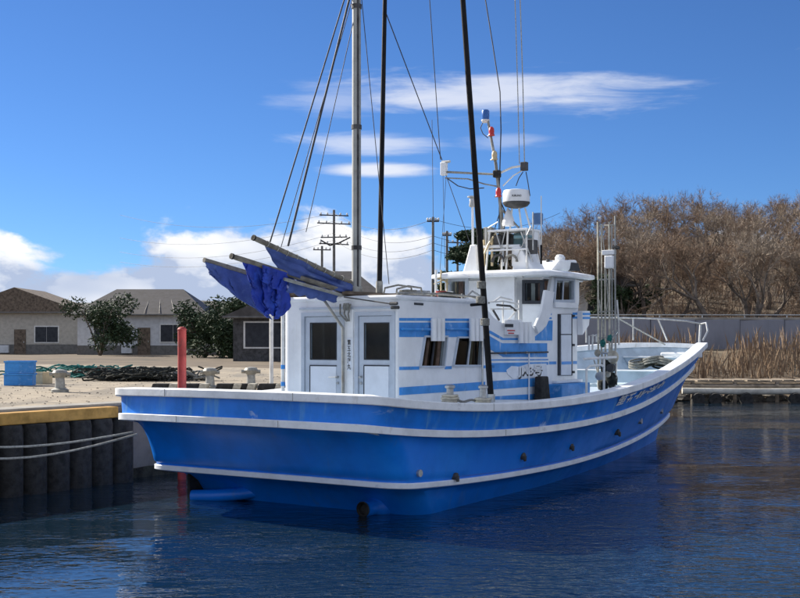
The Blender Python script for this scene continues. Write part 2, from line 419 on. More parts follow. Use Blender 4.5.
mb.grid([[Vector((p.x, p.y, -.6)) for p in pts], [Vector((p.x, p.y, .02)) for p in pts],
         [p + Vector((0, 0, .16+.09*noise.noise(Vector((i*.5, 5, 0))))) for i, p in enumerate(pts)]])
wd = mb.build('seaweed', 'weed', solid=.02); wd.parent = quay; tag(wd, kind='stuff')

# the quay the picture is taken from (under and behind the viewer, unseen); extended and paled to bounce light
mb = MB(); mb.prism([(-60, -70, -1.5), (60, -70, -1.5), (60, 6.8, -1.5), (-60, 6.8, -1.5)], (0, 0, 2.1))
tag(mb.build('near_quay', 'concrete_pale'), kind='structure')

# ------------------------------------------------------------------ HULL
NT_, NC_, NS_ = 12, 10, 74
def outline(q):
    ba, ws, wm, L, p, r, cr = q
    o = []
    for i in range(NT_):
        s = (ws-r)*i/(NT_-1); o.append((s, ba+cr*(s/ws)**2))
    b0 = o[-1][1]
    for i in range(1, NC_):
        a = math.pi/2*i/(NC_-1); o.append((ws-r+r*math.sin(a), b0+r*(1-math.cos(a))))
    b1 = o[-1][1]
    for i in range(1, NS_+1):
        k = i/NS_; k = k*(1+.35*(1-k)) if k < 1 else 1.; k = min(k, 1.)
        wd_ = ws+(wm-ws)*(1-(1-min(k/.45, 1))**2)
        o.append((wd_*(1-max(0., (k-.25)/.75)**p), b1+(L-b1)*k))
    return o
def zpoly(c, b, ba, L):
    k = (b-ba)/(L-ba); return c[0]+c[1]*k+c[2]*k*k+c[3]*k**3
CUR = {
 'rail': ((-1.508, 2.279, 2.848, 15.76, 1.734, .347, .202), (1.478, -2.308, 7.388, -4.595)),
 'strake': ((-1.50, 2.19, 2.669, 14.961, 1.699, .346, .161), (1.156, -2.211, 6.246, -3.653)),
 'stripe': ((-.737, 2.123, 2.155, 13.313, 1.758, .331, -.02), (.423, -.916, 2.327, -1.35)),
 'wl': ((-.0, 1.90, 1.70, 12.528, 1.40, .30, .0), (0, 0, 0, 0))}
def curve(k):
    q, c = CUR[k]; return [Vector((s, b, zpoly(c, b, q[0], q[3]))) for s, b in outline(q)]
RAIL, STRK, STRP, WLN = curve('rail'), curve('strake'), curve('stripe'), curve('wl')
def offset(cv, d, dz=0.):
    """move a half outline inwards by d (plan), keeping it on its own side"""
    o = []; n = len(cv)
    for i, p in enumerate(cv):
        a = cv[max(i-1, 0)]; c = cv[min(i+1, n-1)]
        t = Vector((c.x-a.x, c.y-a.y)).normalized(); nn = Vector((-t.y, t.x))
        if i == 0: nn = Vector((0, 1))
        q = Vector((p.x+nn.x*d, p.y+nn.y*d, p.z+dz))
        if i == n-1: q = Vector((0, p.y-d*2.2, p.z+dz))
        q.x = max(q.x, 0.)
        o.append(q)
    return o
def lerp(a, b, t, tz=None):
    tz = t if tz is None else tz
    return [Vector((p.x+(q.x-p.x)*t, p.y+(q.y-p.y)*t, p.z+(q.z-p.z)*tz)) for p, q in zip(a, b)]
def full(cv):
    return [Vector((-p.x, p.y, p.z)) for p in cv[::-1]]+[p.copy() for p in cv[1:]]
def shape(t, i, n):                                                # concave under the counter, fuller forward
    k = sstep(0, .55, max(0, (i-16)/(n-16))); e = .30*(1-k)+.80*k; return t**e
n_ = len(RAIL)
levels = []
keel = [Vector((p.x*.55, p.y*.97+.35, -.75)) for p in WLN]
levels += [keel, lerp(keel, WLN, .6), WLN]
levels.append(lerp(WLN, STRP, .22, .55)); levels.append(lerp(WLN, STRP, .45, .82)); levels.append(lerp(WLN, STRP, .96, .98)); levels.append(offset(STRP, .012)); levels.append(offset(STRP, .012, .09))
top = offset(STRK, .055)
body = []
for t in (.82, .7, .58, .46, .34, .24, .16, .10, .055, .025, .008, 0.):
    row = []
    for i, (a, c) in enumerate(zip(top, STRP)):
        g = shape(t, i, n_) if t else 0.
        row.append(Vector((a.x+(c.x-a.x)*g, a.y+(c.y-a.y)*g, a.z+(c.z-a.z)*t)))
    body.append(row)
levels += body
band0 = offset(STRK, .055, .02); band1 = offset(RAIL, .075, .03)
levels_band = [lerp(band0, band1, k/4) for k in range(5)]
mb = MB(); mb.grid([full(l) for l in levels]); hull = mb.build('hull', 'hull_blue', boat, smooth=True)
mb = MB(); mb.grid([full(l) for l in levels_band]); band = mb.build('bulwark', 'band_blue', boat, smooth=True)
def belt(name, cv, h, win, m, parent, dz=0., bev=.012):
    o = full(cv); i_ = full(offset(cv, win)); up = Vector((0, 0, h)); d = Vector((0, 0, dz))
    mb = MB(); mb.grid([[p+d for p in i_], [p+d for p in o], [p+d+up for p in o], [p+d+up for p in i_], [p+d for p in i_]])
    return mb.build(name, m, parent, smooth=True, bevel=bev)
belt('waterline_stripe', offset(STRP, -.02), .072, .07, 'strip_white', hull)
belt('rubbing_strake', STRK, .088, .12, 'rail_white', boat)
belt('gunwale', RAIL, .105, .24, 'rail_white', boat)
# butt joints of the rail cover
for c_, h_, idx in ((RAIL, .107, (NT_-6, NT_+14, NT_+30)), (STRK, .09, (NT_-7, NT_+16))):
    for i in idx:
        for sg in (1, -1):
            p = c_[i]; MB().box((sg*(p.x-.002), p.y+(.002 if i < NT_ else 0), p.z+h_/2), (.007 if i < NT_ else .008, .008 if i < NT_ else .007, h_-.012)).build('rail_joint', 'old_alu', boat)
# inner bulwark and decks
inn = offset(RAIL, .20, .02); dk = offset(STRK, .20, .0)
mb = MB(); mb.grid([full(inn), full([Vector((max(0, min(a.x-.01, c.x)), min(a.y-.02, c.y) if a.y > 8 else c.y, c.z-.02)) for a, c in zip(inn, dk)])])
mb.build('inner_bulwark', 'pale_blue', boat, smooth=True)
def halfw(b, cv):
    for i in range(NT_+NC_, len(cv)-1):
        a, c = cv[i], cv[i+1]
        if a.y <= b <= c.y:
            t = (b-a.y)/max(1e-6, c.y-a.y); return a.x+(c.x-a.x)*t, a.z+(c.z-a.z)*t
    return 0., cv[-1].z
def hw_at(b, z):
    h1, z1 = halfw(b, inn); h0, z0 = halfw(b, dk)
    t = max(-.4, min(1, (z-z0)/max(.05, z1-z0))); h1b = max(h1-.01, 0); h0b = min(h1b, h0) if h0 else 0
    return max(0., h0b+(h1b-h0b)*t)
def deckpiece(name, b0, b1, zf, m, n=24, ins=.0):
    mb = MB(); A = []; B = []
    for k in range(n+1):
        b = b0+(b1-b0)*k/n; z = zf(b, 0); h = hw_at(b, z)+.01
        A.append(Vector((-h, b, z))); B.append(Vector((h, b, z)))
    mb.grid([A, lerp(A, B, .5), B]); return mb.build(name, m, boat, smooth=False)
mb = MB(); sd_ = [p for p in dk if p.y < 8.7]
mb.grid([[Vector((-p.x, p.y, p.z)) for p in sd_], [Vector((0, p.y, p.z)) for p in sd_], [p for p in sd_]])
mb.build('main_deck', 'pale_blue', boat)
deckpiece('working_deck', 8.6, 10.0, lambda b, z: 1.22, 'deck_cyan', ins=-.04)
deckpiece('raised_deck', 10.0, 12.6, lambda b, z: 1.55, 'deck_cyan', ins=-.03)
deckpiece('foredeck', 12.6, 15.1, lambda b, z: 1.80, 'deck_white', ins=-.03)
def bulkhead(b, z0, z1, m, t=.05, edge=.06):
    h = hw_at(b, z1)+.01; hl = hw_at(b, z0)-.02
    o = MB().prism([(-hl, b-t/2, z0), (hl, b-t/2, z0), (h, b-t/2, z1), (-h, b-t/2, z1)], (0, t, 0)).build('bulkhead', m, boat)
    MB().box((0, b-.01, z1+.012), (2*h, t+.07, edge*.5)).build('coaming', 'gel_white', o, bevel=.01)
bulkhead(8.62, 1.0, 1.24, 'pale_blue'); bulkhead(10.0, 1.2, 1.575, 'pale_blue'); bulkhead(12.6, 1.53, 1.81, 'pale_blue')
# low hatch on the working deck and lockers against the port bulwark
MB().box((.75, 9.2, 1.29), (1.3, .8, .14)).build('hatch', 'deck_cyan', boat, bevel=.02)
MB().box((.2, 13.55, 1.86), (.8, .55, .12)).build('hatch', 'gel_white', boat, bevel=.03)
# teal freeing ports on the inside of the port bow bulwark
for b0, b1 in ((9.6, 11.0), (11.15, 12.55), (12.75, 13.9)):
    A = []; 
    for k in range(7):
        b = b0+(b1-b0)*k/6; h, z = halfw(b, inn); A.append((Vector((-h+.015, b, z-.16)), Vector((-h+.015, b, z-.04))))
    mb = MB(); mb.grid([[a for a, _ in A], [c for _, c in A]]); mb.build('recess_panel', 'teal', boat, solid=.01)

def hull_pt(x, y, sets=None):
    """closest starboard hull vertex pair to a photo point; returns point and outward normal"""
    best = None
    for li, l in enumerate(levels[3:]):
        for i in range(1, n_-1):
            p = l[i]; wp = W3(p.x, p.y, p.z); px = 400+1200*wp.x/wp.y; py = 340+1200*(EYE-wp.z)/wp.y
            d = (px-x)**2+(py-y)**2
            if best is None or d < best[0]: best = (d, p, l, i)
    d, p, l, i = best; t = (l[i+1]-l[i-1]).normalized(); nn = Vector((t.y, -t.x, 0)).normalized()
    # refine along the outline
    bx = None
    for k in range(-10, 11):
        q = p+(l[i+1]-l[i])*(k/10.) if k > 0 else p+(l[i-1]-l[i])*(-k/10.)
        wp = W3(q.x, q.y, q.z); e = (400+1200*wp.x/wp.y-x)**2
        if bx is None or e < bx[0]: bx = (e, q, wp)
    q = bx[1].copy(); q.z = EYE-(y-340)*bx[2].y/1200
    return q, nn
for (x, y, m, r) in ((418, 473, 'steel', .045), (455, 476, 'dark_grey', .045), (522, 456, 'dark_grey', .05), (570, 446, 'dark_grey', .05),
                     (617, 432, 'dark_grey', .05), (640, 421, 'steel', .05), (661, 411, 'steel', .05)):
    q, nn = hull_pt(x, y); mb = MB()
    mb.tube([q-nn*.06, q+nn*.035], r*1.0, 12); o = mb.build('discharge_outlet', m, hull, smooth=True)
    if m == 'dark_grey': mb = MB(); mb.tube([q+nn*.036+Vector((0, 0, -.0)), q+nn*.05+Vector((0, 0, -.07))], [.035, .018], 8); mb.build('drip_lip', 'dark_grey', hull)
# exhaust at the transom, rudder housing under the port quarter
ep = P(377, 508, b=-.05); mb = MB()
mb.lathe((ep.x, 0, ep.z+.02), [(.20, .15), (.19, -.02), (.13, -.12), (.10, -.16), (.10, -.34), (.078, -.34), (.075, -.18)], 20, 'Y')
mb.build('exhaust_housing', 'hull_blue', boat, smooth=True)
mb = MB(); mb.lathe((ep.x, 0, ep.z+.02), [(.077, -.22), (.076, -.345), (.1, -.36), (.088, -.37), (.07, -.3)], 20, 'Y'); mb.build('exhaust_pipe', 'black_rubber', boat, smooth=True)
a = P(192, 496, b=-.4); c = P(238, 494, b=-.15)
mb = MB(); mb.tube([a, (a+c)/2+Vector((0, 0, -.01)), c, c+Vector((.6, .5, .08))], [.085, .09, .085, .06], 14); mb.build('rudder_housing', 'hull_blue', boat, smooth=True)
mb = MB(); mb.box((-1.72, -.1, .05), (.05, .45, .6)); mb.build('rudder', 'black_rubber', boat)

# lettering on the bow band
def band_pt(b, t, out=.03):
    A = offset(STRK, .055, .125); B = offset(RAIL, .075, .0)
    def at(cv):
        for i in range(NT_+NC_, len(cv)-1):
            if cv[i].y <= b <= cv[i+1].y:
                k = (b-cv[i].y)/(cv[i+1].y-cv[i].y); return cv[i].lerp(cv[i+1], k), (cv[i+1]-cv[i]).normalized()
        return cv[-1], Vector((0, 1, 0))
    p, d1 = at(A); q, d2 = at(B); nn = Vector((d1.y, -d1.x, 0)).normalized()
    return p.lerp(q, t)+nn*out
def band_text(body, b0, b1, t0, t1, m, bold=.01):
    me = text_mesh(body, 1., bold)
    if not me.vertices: return
    bm = bmesh.new(); bm.from_mesh(me)
    bmesh.ops.subdivide_edges(bm, edges=[e for e in bm.edges if e.calc_length() > .12], cuts=2)
    xs_ = [v.co.x for v in bm.verts]; ys_ = [v.co.y for v in bm.verts]
    x0, x1, y0, y1 = min(xs_), max(xs_), min(ys_), max(ys_)
    for v in bm.verts:
        k = (v.co.x-x0)/(x1-x0); v.co = band_pt(b0+(b1-b0)*k, t0+(t1-t0)*(v.co.y-y0)/(y1-y0))
    bmesh.ops.recalc_face_normals(bm, faces=bm.faces)
    bm.to_mesh(me); bm.free(); put('lettering', me, m, band)
def b_at(x):                                                      # forward position of the starboard band at photo column x
    best = min(range(NT_+NC_, n_-1), key=lambda i: abs(400+1200*W3(*STRK[i]).x/W3(*STRK[i]).y-x)); return STRK[best].y
band_text('\u7b2c\u4e94', b_at(616), b_at(629.5), .03, .97, 'gel_white', .02)
band_text('\u5317\u6d0b\u4e38', b_at(631), b_at(662), .05, .80, 'gel_white', .04)

# ------------------------------------------------------------------ DECKHOUSE (s = +-HW)
HW = 1.0; AB = .83; ZD = .95; ZR = 2.745
side = lambda x, y: (lambda p: (p.y, p.z))(P(x, y, s=HW))
ax_sb = lambda u_, v_, w_: (HW-.0-w_, u_, v_)
outer = [(AB+.03, ZD), (AB+.03, ZR), side(478, 304), side(487, 309), side(494, 318), side(502, 323), side(530, 324), side(536, 331), side(541, 324), side(546, 309), side(549, 296),
         side(551, 284), side(553, 274.5), (6.5, 3.24), (6.5, 2.9), (6.42, 2.6), (6.42, ZD)]
w1 = [side(424.5, 337), side(446, 337), side(443, 366), side(420, 366)]
w2 = [side(457.5, 338), side(483, 338), side(481, 365), side(453, 365)]
w3 = [side(555.5, 280.5), side(572.5, 280.5), side(572.5, 300), side(554, 300)]
me = holed(outer, [w1, w2, w3], .06, ax_sb); sbwall = put('side_wall', me, 'gel_white', boat)
me = holed([(AB+.12, ZD), (AB+.12, ZR)]+outer[2:], [], .06, lambda u_, v_, w_: (-HW+w_, u_, v_)); ptwall = put('side_wall', me, 'gel_white', boat)
# aft wall with two door openings
aft = lambda x, y: (lambda p: (p.x, p.z))(P(x, y, b=AB))
d1 = [aft(303, 313.5), aft(343.5, 313.5), (aft(343.5, 0)[0], ZD+.08), (aft(303, 0)[0], ZD+.08)]
d2 = [aft(356.5, 313.5), aft(394.3, 313.5), (aft(394.3, 0)[0], ZD+.08), (aft(356.5, 0)[0], ZD+.08)]
me = holed([(-HW+.12, ZD), (-HW+.12, ZR), (HW-.03, ZR), (HW-.03, ZD)], [d1, d2], .06, lambda u_, v_, w_: (u_, AB+w_, v_))
put('aft_wall', me, 'gel_white', boat)
for sg, rr in ((1, .03), (-1, .12)):                                # rounded corner posts
    mb = MB(); rows = []
    for k in range(9):
        a = math.pi/2*k/8; x = sg*(HW-rr+rr*math.sin(a)); y = AB+rr-rr*math.cos(a); rows.append([Vector((x, y, ZD)), Vector((x, y, ZR))])
    mb.grid(rows); mb.build('corner_panel', 'gel_white', boat, smooth=True)
# roof of the aft house with a soft edge
mb = MB(); mb.box((0, (AB+3.25)/2, ZR+.03), (2*HW+.06, 3.25-AB+.06, .07)); mb.build('deckhouse_roof', 'gel_white', boat, bevel=.03)
mb = MB(); mb.box((0, 4.25, 2.12), (2*HW-.14, 2.0, .05)); mb.build('upper_landing', 'pale_blue', boat)
mb = MB(); mb.box((0, 3.27, 2.43), (2*HW-.13, .05, .62)); mb.build('landing_bulkhead', 'gel_white', boat)
mb = MB(); mb.box((0, 6.44, 2.0), (2*HW-.12, .05, 2.1)); mb.build('front_wall', 'gel_white', boat)
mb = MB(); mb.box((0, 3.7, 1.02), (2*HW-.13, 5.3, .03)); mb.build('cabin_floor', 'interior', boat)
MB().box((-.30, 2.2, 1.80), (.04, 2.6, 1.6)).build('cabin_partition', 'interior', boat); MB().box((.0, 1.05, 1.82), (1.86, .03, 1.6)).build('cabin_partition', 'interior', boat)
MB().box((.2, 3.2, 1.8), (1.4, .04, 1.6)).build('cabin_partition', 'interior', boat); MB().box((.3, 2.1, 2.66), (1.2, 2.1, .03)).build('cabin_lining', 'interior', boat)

def sheet(name, poly, m, off, parent, th=.006):                   # thin painted strip on the starboard wall
    o = MB(); o.prism([(HW+off, u_, v_) for u_, v_ in poly], (-th, 0, 0)); return o.build(name, m, parent)
def strip(x0, x1, ya0, yb0, ya1, yb1, off=.005, m='cab_blue'):
    sheet('stripe', [side(x0, ya0), side(x1, ya1), side(x1, yb1), side(x0, yb0)], m, off, sbwall)
B0 = 399.2
strip(B0, 432, 318, 320.8, 318, 320.8); strip(B0, 432, 322.5, 337, 322.5, 337)
strip(444, 470, 318.5, 321, 318.5, 321); strip(444, 470, 322.5, 337, 322.5, 337)
strip(483, 488.5, 321, 323.5, 325, 327.5)
strip(B0, 419, 366.8, 370, 366.4, 369.6); strip(444.6, 451.5, 366.2, 369.2, 366, 369); strip(483, 494, 365.4, 368.2, 365, 367.8)
strip(B0, 485, 387.4, 395.2, 381.6, 389.4)
strip(490, 537, 381.2, 389.6, 377.8, 386.2); strip(490, 548, 396.6, 399.5, 393, 399.5)
# blue sweep under the cut-out
sheet('stripe', [side(487, 329.5), side(491, 331), side(503, 338), side(519, 338), side(519, 340), side(502, 340), side(487, 332)], 'cab_blue', .005, sbwall)
sheet('stripe', [side(486, 334), side(502, 343.2), side(519, 343.2), side(519, 357), side(503, 357), side(486, 347)], 'cab_blue', .005, sbwall)
sheet('stripe', [side(531, 343.2), side(547, 343.2), side(547, 357), side(531, 357)], 'cab_blue', .005, sbwall)
sheet('stripe', [side(552.5, 320.5), side(552, 340.5), side(535, 340.5), side(535, 336.5), side(543.5, 329.5), side(548.8, 320.5)], 'cab_blue', .0052, sbwall)
strip(545, 551.5, 313, 315, 313, 315); strip(545, 551.5, 317.3, 319, 317.3, 319)
strip(490, 520, 363, 372, 362.5, 372); strip(520, 548, 362.5, 366, 362, 364.6); strip(549, 556, 361.5, 364.4, 361.4, 364.2); strip(573, 576.8, 361, 364, 361, 364)
strip(572.6, 577, 312.5, 314.8, 312.5, 314.8); strip(572.6, 577, 316.4, 318.6, 316.4, 318.6)
strip(536, 545, 386.5, 395, 386, 395)
sheet('stripe', [side(519.2, 343.2), side(530.8, 343.2), side(530.8, 357), side(519.2, 357)], 'cab_blue', .0045, sbwall)
strip(490, 548, 359.3, 360.6, 359, 360.2)
# wing panels standing off the wall either side of the wheelhouse door
mb = MB(); mb.prism([(HW+.10,)+side(577, 311), (HW+.10,)+side(585, 311), (HW+.10,)+side(584, 325), (HW+.10,)+side(577.5, 335)], (-.1, 0, 0)); wing = mb.build('wing_panel', 'gel_white', boat, bevel=.008)
for y0, y1 in ((313, 315), (317, 319)):
    mb = MB(); mb.prism([(HW+.107,)+side(577.3, y0), (HW+.107,)+side(584.8, y0), (HW+.107,)+side(584.8, y1), (HW+.107,)+side(577.3, y1)], (-.006, 0, 0)); mb.build('stripe', 'cab_blue', wing)
# raised trim of the cut-out: white moulded wing behind
mb = MB(); mb.prism([(HW+.05,)+side(536, 333.5), (HW+.05,)+side(544, 326), (HW+.05,)+side(549, 313), (HW+.05,)+side(552, 292), (HW+.05,)+side(543, 290), (HW+.05,)+side(539, 312), (HW+.05,)+side(533, 326)], (-.05, 0, 0))
mb.build('wing_panel', 'gel_white', boat, bevel=.01)
# three-tube vents
def vents(xs_, y0, y1):
    t = None
    root = None
    for i, x in enumerate(xs_):
        p = P(x, y0, s=HW+.07); q = P(x, y1, s=HW+.07); q.y = p.y
        mb = MB(); mb.tube([p, q], .045, 10); mb.build('vent_tube', 'gel_white', boat, smooth=True)
vents((433.8, 438, 442), 318.5, 341); vents((472, 476, 480.3), 318.5, 341); vents((520.8, 525, 529), 322, 343)
# slim pipe run and rail along the side
mb = MB(); p = P(487, 356.6, s=HW+.035); q = P(548, 356, s=HW+.035); q.z = p.z = 2.0; mb.tube([p, q], .014, 8); mb.build('pipe', 'dark_grey', boat, smooth=True)
for x in (506, 527): 
    p = P(x, 350, s=HW+.035); MB().box((HW+.02, p.y, 2.0), (.04, .04, .04)).build('pipe_clip', 'steel', boat)
mb = MB(); p = P(529, 357, s=HW+.03); mb.tube([(HW+.03, p.y, 2.0), (HW+.03, p.y, 1.1)], .012, 6); mb.build('pipe', 'gel_white', boat, smooth=True)
mb = MB(); p = P(482.5, 340, s=HW+.04); mb.tube([(HW+.04, p.y, 2.3), (HW+.04, p.y, 1.1)], .015, 6); mb.build('pipe', 'steel', boat, smooth=True)
# awning roll under the blue band
for x0, x1 in ((402, 430), (446, 469)):
    p = P(x0, 329, s=HW+.03); q = P(x1, 329, s=HW+.03); q.z = p.z; mb = MB(); mb.tube([p, q], .018, 8); mb.build('handrail', 'cab_blue', boat, smooth=True)
# slot vent, boxes
mb = MB(); mb.prism([(HW+.008,)+side(414, 302.6), (HW+.008,)+side(423, 303.2), (HW+.008,)+side(423, 305.4), (HW+.008,)+side(414, 304.8)], (-.008, 0, 0)); mb.build('slot_vent', 'gap_dark', sbwall)
def ring(name, poly, wdt, m, parent, ax, proud=.03, inward=.03):  # window frame
    c = [sum(p[0] for p in poly)/len(poly), sum(p[1] for p in poly)/len(poly)]
    o = []; i_ = []
    n = len(poly)
    for k in range(n):
        a = Vector(poly[k-1]); b = Vector(poly[k]); d = Vector(poly[(k+1) % n])
        e1 = (b-a).normalized(); e2 = (d-b).normalized(); n1 = Vector((e1.y, -e1.x)); n2 = Vector((e2.y, -e2.x)); nn = (n1+n2); nn = nn/max(.3, nn.dot(n1))
        if (b-Vector(c)).dot(nn) < 0: nn = -nn
        o.append(b+nn*wdt); i_.append(b-nn*.004)
    mb = MB(); rows = [[ax(p.x, p.y, -proud) for p in i_], [ax(p.x, p.y, -proud) for p in o], [ax(p.x, p.y, inward) for p in o], [ax(p.x, p.y, inward) for p in i_], [ax(p.x, p.y, -proud) for p in i_]]
    mb.grid(rows, close=True); return mb.build(name, m, parent)
def window(poly, ax, parent, fm='door_alu', wdt=.035, mull=None, curtains=(), deep=.12, mm=None):
    f = ring('window', poly, wdt, fm, parent, ax)
    mb = MB(); mb.add([ax(p[0], p[1], .02) for p in poly], [tuple(range(len(poly)))]); mb.build('pane', 'glass', f)
    for (k, t0, t1) in (mull or []):
        a = Vector(poly[0]).lerp(Vector(poly[1]), k); b = Vector(poly[3]).lerp(Vector(poly[2]), k); w_ = (Vector(poly[1])-Vector(poly[0])).normalized()*.014
        mb = MB(); mb.add([ax(*(a-w_), -.005), ax(*(a+w_), -.005), ax(*(b+w_), -.005), ax(*(b-w_), -.005), ax(*(a-w_), .015), ax(*(a+w_), .015), ax(*(b+w_), .015), ax(*(b-w_), .015)],
                          [(0, 1, 2, 3), (4, 5, 6, 7), (0, 1, 5, 4), (2, 3, 7, 6), (1, 2, 6, 5), (0, 3, 7, 4)]); mb.build('mullion', mm or fm, f)
    for k0, k1, m in curtains:
        rows = []
        for j in range(9):
            k = k0+(k1-k0)*j/8; a = Vector(poly[0]).lerp(Vector(poly[1]), k); b = Vector(poly[3]).lerp(Vector(poly[2]), k)
            dd = deep+.02*(j % 2); rows.append([ax(a.x, a.y, dd), ax(b.x, b.y, dd)])
        mb = MB(); mb.grid(rows); mb.build('curtain', m, f, smooth=True)
window(w1, ax_sb, boat, mull=[(.5, 0, 1)], curtains=((.36, .46, 'curtain'), (.86, 1., 'curtain')), deep=.07, wdt=.022, mm='gap_dark')
window(w2, ax_sb, boat, mull=[(.52, 0, 1)], curtains=((.02, .14, 'olive_cloth'), (.62, .80, 'olive_cloth')), deep=.07, wdt=.022, mm='door_alu')
window(w3, ax_sb, boat, mull=[(.47, 0, 1)], curtains=((.1, .35, 'curtain'),), deep=.25, wdt=.045)

# aft doors
ax_af = lambda u_, v_, w_: (u_, AB+w_, v_)
def door(xl, xr, gl, gr, handle_x, lever):
    o = empty('door'); o.parent = boat; 
    sl, sr = aft(xl, 0)[0], aft(xr, 0)[0]
    zt, zb = aft(350, 313.5)[1], ZD+.08
    mb = MB(); f = ring('door_frame', [(sl+.03, zt-.03), (sr-.03, zt-.03), (sr-.03, zb+.01), (sl+.03, zb+.01)], .05, 'door_alu', o, ax_af, .02, .04)
    sl += .04; sr -= .04; zt -= .04
    g0, g1 = aft(gl, 0)[0], aft(gr, 0)[0]; z0 = P(gl, 323.5, b=AB).z; z1 = P(gl, 359, b=AB).z
    leafm = holed([(sl, zt), (sr, zt), (sr, zb), (sl, zb)], [[(g0, z0), (g1, z0), (g1, z1), (g0, z1)]], .035, ax_af)
    for v_ in leafm.vertices: v_.co.y += .004
    put('door_leaf', leafm, 'door_alu', o)
    mb = MB(); mb.add([(g0, AB+.02, z0), (g1, AB+.02, z0), (g1, AB+.02, z1), (g0, AB+.02, z1)], [(0, 1, 2, 3)]); mb.build('pane', 'glass', o)
    ring('glazing_bead', [(g0, z0), (g1, z0), (g1, z1), (g0, z1)], .012, 'gap_dark', o, ax_af, -.000, .01)
    za = P(gl, 366, b=AB).z; zc = zb+.1
    mb = MB(); mb.box(((g0+g1)/2, AB+.0015, (za+zc)/2), (g1-g0, .008, za-zc)); mb.build('door_panel', 'door_panel', o)
    mb = MB(); mb.box(((g0+g1)/2, AB-.001, za+.008), (g1-g0+.02, .012, .016)); mb.box((g0-.008, AB-.001, (za+zc)/2), (.012, .012, za-zc)); mb.build('panel_groove', 'gap_dark', o)
    hp = P(handle_x, 377, b=AB)
    mb = MB(); mb.tube([(hp.x, AB, hp.z), (hp.x, AB-.05, hp.z)], .018, 10); mb.tube([(hp.x, AB-.05, hp.z), (hp.x+lever, AB-.055, hp.z-.005)], .009, 8); mb.tube([(hp.x, AB-.001, hp.z-.085), (hp.x, AB-.02, hp.z-.085)], .018, 12)
    mb.build('handle', 'steel', o, smooth=True)
    return o
door(303, 343.5, 310.5, 336, 338, -.12); door(356.5, 394.3, 364.5, 388.6, 361.3, .03)
# eave moulding over the doors
mb = MB(); a, c = aft(300, 0)[0], aft(395, 0)[0]; mb.box(((a+c)/2, AB-.012, P(300, 309, b=AB).z), (c-a, .024, .03)); mb.build('drip_moulding', 'door_alu', boat, bevel=.004)
# post between the doors with stay, chain and signboard
x_ = aft(346, 0)[0]; mb = MB(); mb.tube([(x_, AB-.07, 1.0), (x_, AB-.07, P(346, 328, b=AB).z), (aft(327, 0)[0], AB-.12, P(327, 297, b=AB).z)], .02, 8); mb.build('boom_crutch', 'old_alu', boat, smooth=True)
x_ = aft(351, 0)[0]
mb = MB(); mb.box((x_, AB-.015, 1.85), (.10, .03, 1.55)); mb.build('pilaster', 'gel_white', boat, bevel=.006)
mb = MB(); z0 = P(351, 338, b=AB).z; z1 = P(351, 371, b=AB).z; mb.box((x_+.0, AB-.037, (z0+z1)/2), (.07, .012, z0-z1)); sg_ = mb.build('name_board', 'door_panel', boat)
me = text_mesh('\u7b2c\n\u4e94\n\u5317\n\u6d0b\n\u4e38', 1., .02)
if me.vertices:
    ys_ = [v.co.y for v in me.vertices]; xs_ = [v.co.x for v in me.vertices]; y0, y1, x0, x1 = min(ys_), max(ys_), min(xs_), max(xs_)
    for v in me.vertices: v.co = Vector((x_-.03+.06*(v.co.x-x0)/(x1-x0), AB-.047, z1+.02+(z0-z1-.04)*(v.co.y-y0)/(y1-y0)))
    put('lettering', me, 'dark_grey', sg_)
mb = MB(); zt_ = P(350, 304, b=AB).z
for k in range(3): mb.tube([(x_-.14+.09*k, AB-.06, zt_), (x_-.12+.07*k, AB-.09, zt_-.14), (x_-.02+.02*k, AB-.07, zt_-.24)], .012, 6)
mb.lathe((x_-.02, AB-.08, zt_-.04), [(.04, -.05), (.05, 0), (.04, .05)], 10); mb.build('rope_coil', 'rope_grey', boat, smooth=True)
mb = MB()
for (x, y) in ((393, 303.5), (394.5, 307.5)): 
    p = P(x, y, b=AB-.06); mb.tube([(p.x-.05, p.y, p.z), (p.x+.07, p.y, p.z)], .022, 8)
mb.tube([P(344, 297, b=AB-.06), P(392, 304, b=AB-.06)], .010, 6); mb.build('eye_bolt', 'dark_grey', boat)
# grab rail at the port corner with blue bands
mb = MB(); p = Vector((-HW-.02, AB+.05, 0)); mb.tube([(p.x, p.y, 1.0), (p.x, p.y, 2.55), (p.x+.12, p.y, 2.72)], .028, 10); g_ = mb.build('grab_rail', 'white_paint', boat, smooth=True)
for y in (367, 384):
    z = P(284, y, b=AB).z; MB().tube([(p.x, p.y, z-.03), (p.x, p.y, z+.03)], .031, 10).build('painted_band', 'cab_blue', g_)

# wheelhouse
WB = 5.2
axw = lambda u_, v_, w_: (u_, WB+w_, v_)
wa = lambda x, y: (lambda p: (p.x, p.z))(P(x, y, b=WB))
ww1 = [wa(450.5, 281), wa(466, 281), wa(466, 305), wa(450.5, 305)]
ww2 = [wa(525.5, 283), wa(541, 283), wa(541, 301), wa(525.5, 301)]
dg = [wa(516.5, 276), wa(522.5, 276), wa(522.5, 322), wa(516.5, 322)]
me = holed([(-HW+.06, 2.1), (-HW+.06, 3.24), (HW-.06, 3.24), (HW-.06, 2.1)], [ww1, ww2, dg], .05, axw); put('wheelhouse_aft_wall', me, 'gel_white', boat)
window(ww1, axw, boat, wdt=.05, curtains=((.3, .6, 'curtain'),)); window(ww2, axw, boat, fm='gap_dark', wdt=.05, curtains=((.15, .4, 'white_paint'), (.6, .85, 'curtain')))
mb = MB(); mb.box(((wa(485, 0)[0]+wa(516, 0)[0])/2, WB-.04, (wa(500, 275)[1]+wa(500, 322)[1])/2), (wa(516, 0)[0]-wa(485, 0)[0], .04, wa(500, 275)[1]-wa(500, 322)[1])); mb.build('sliding_door', 'gel_white', boat, bevel=.01)
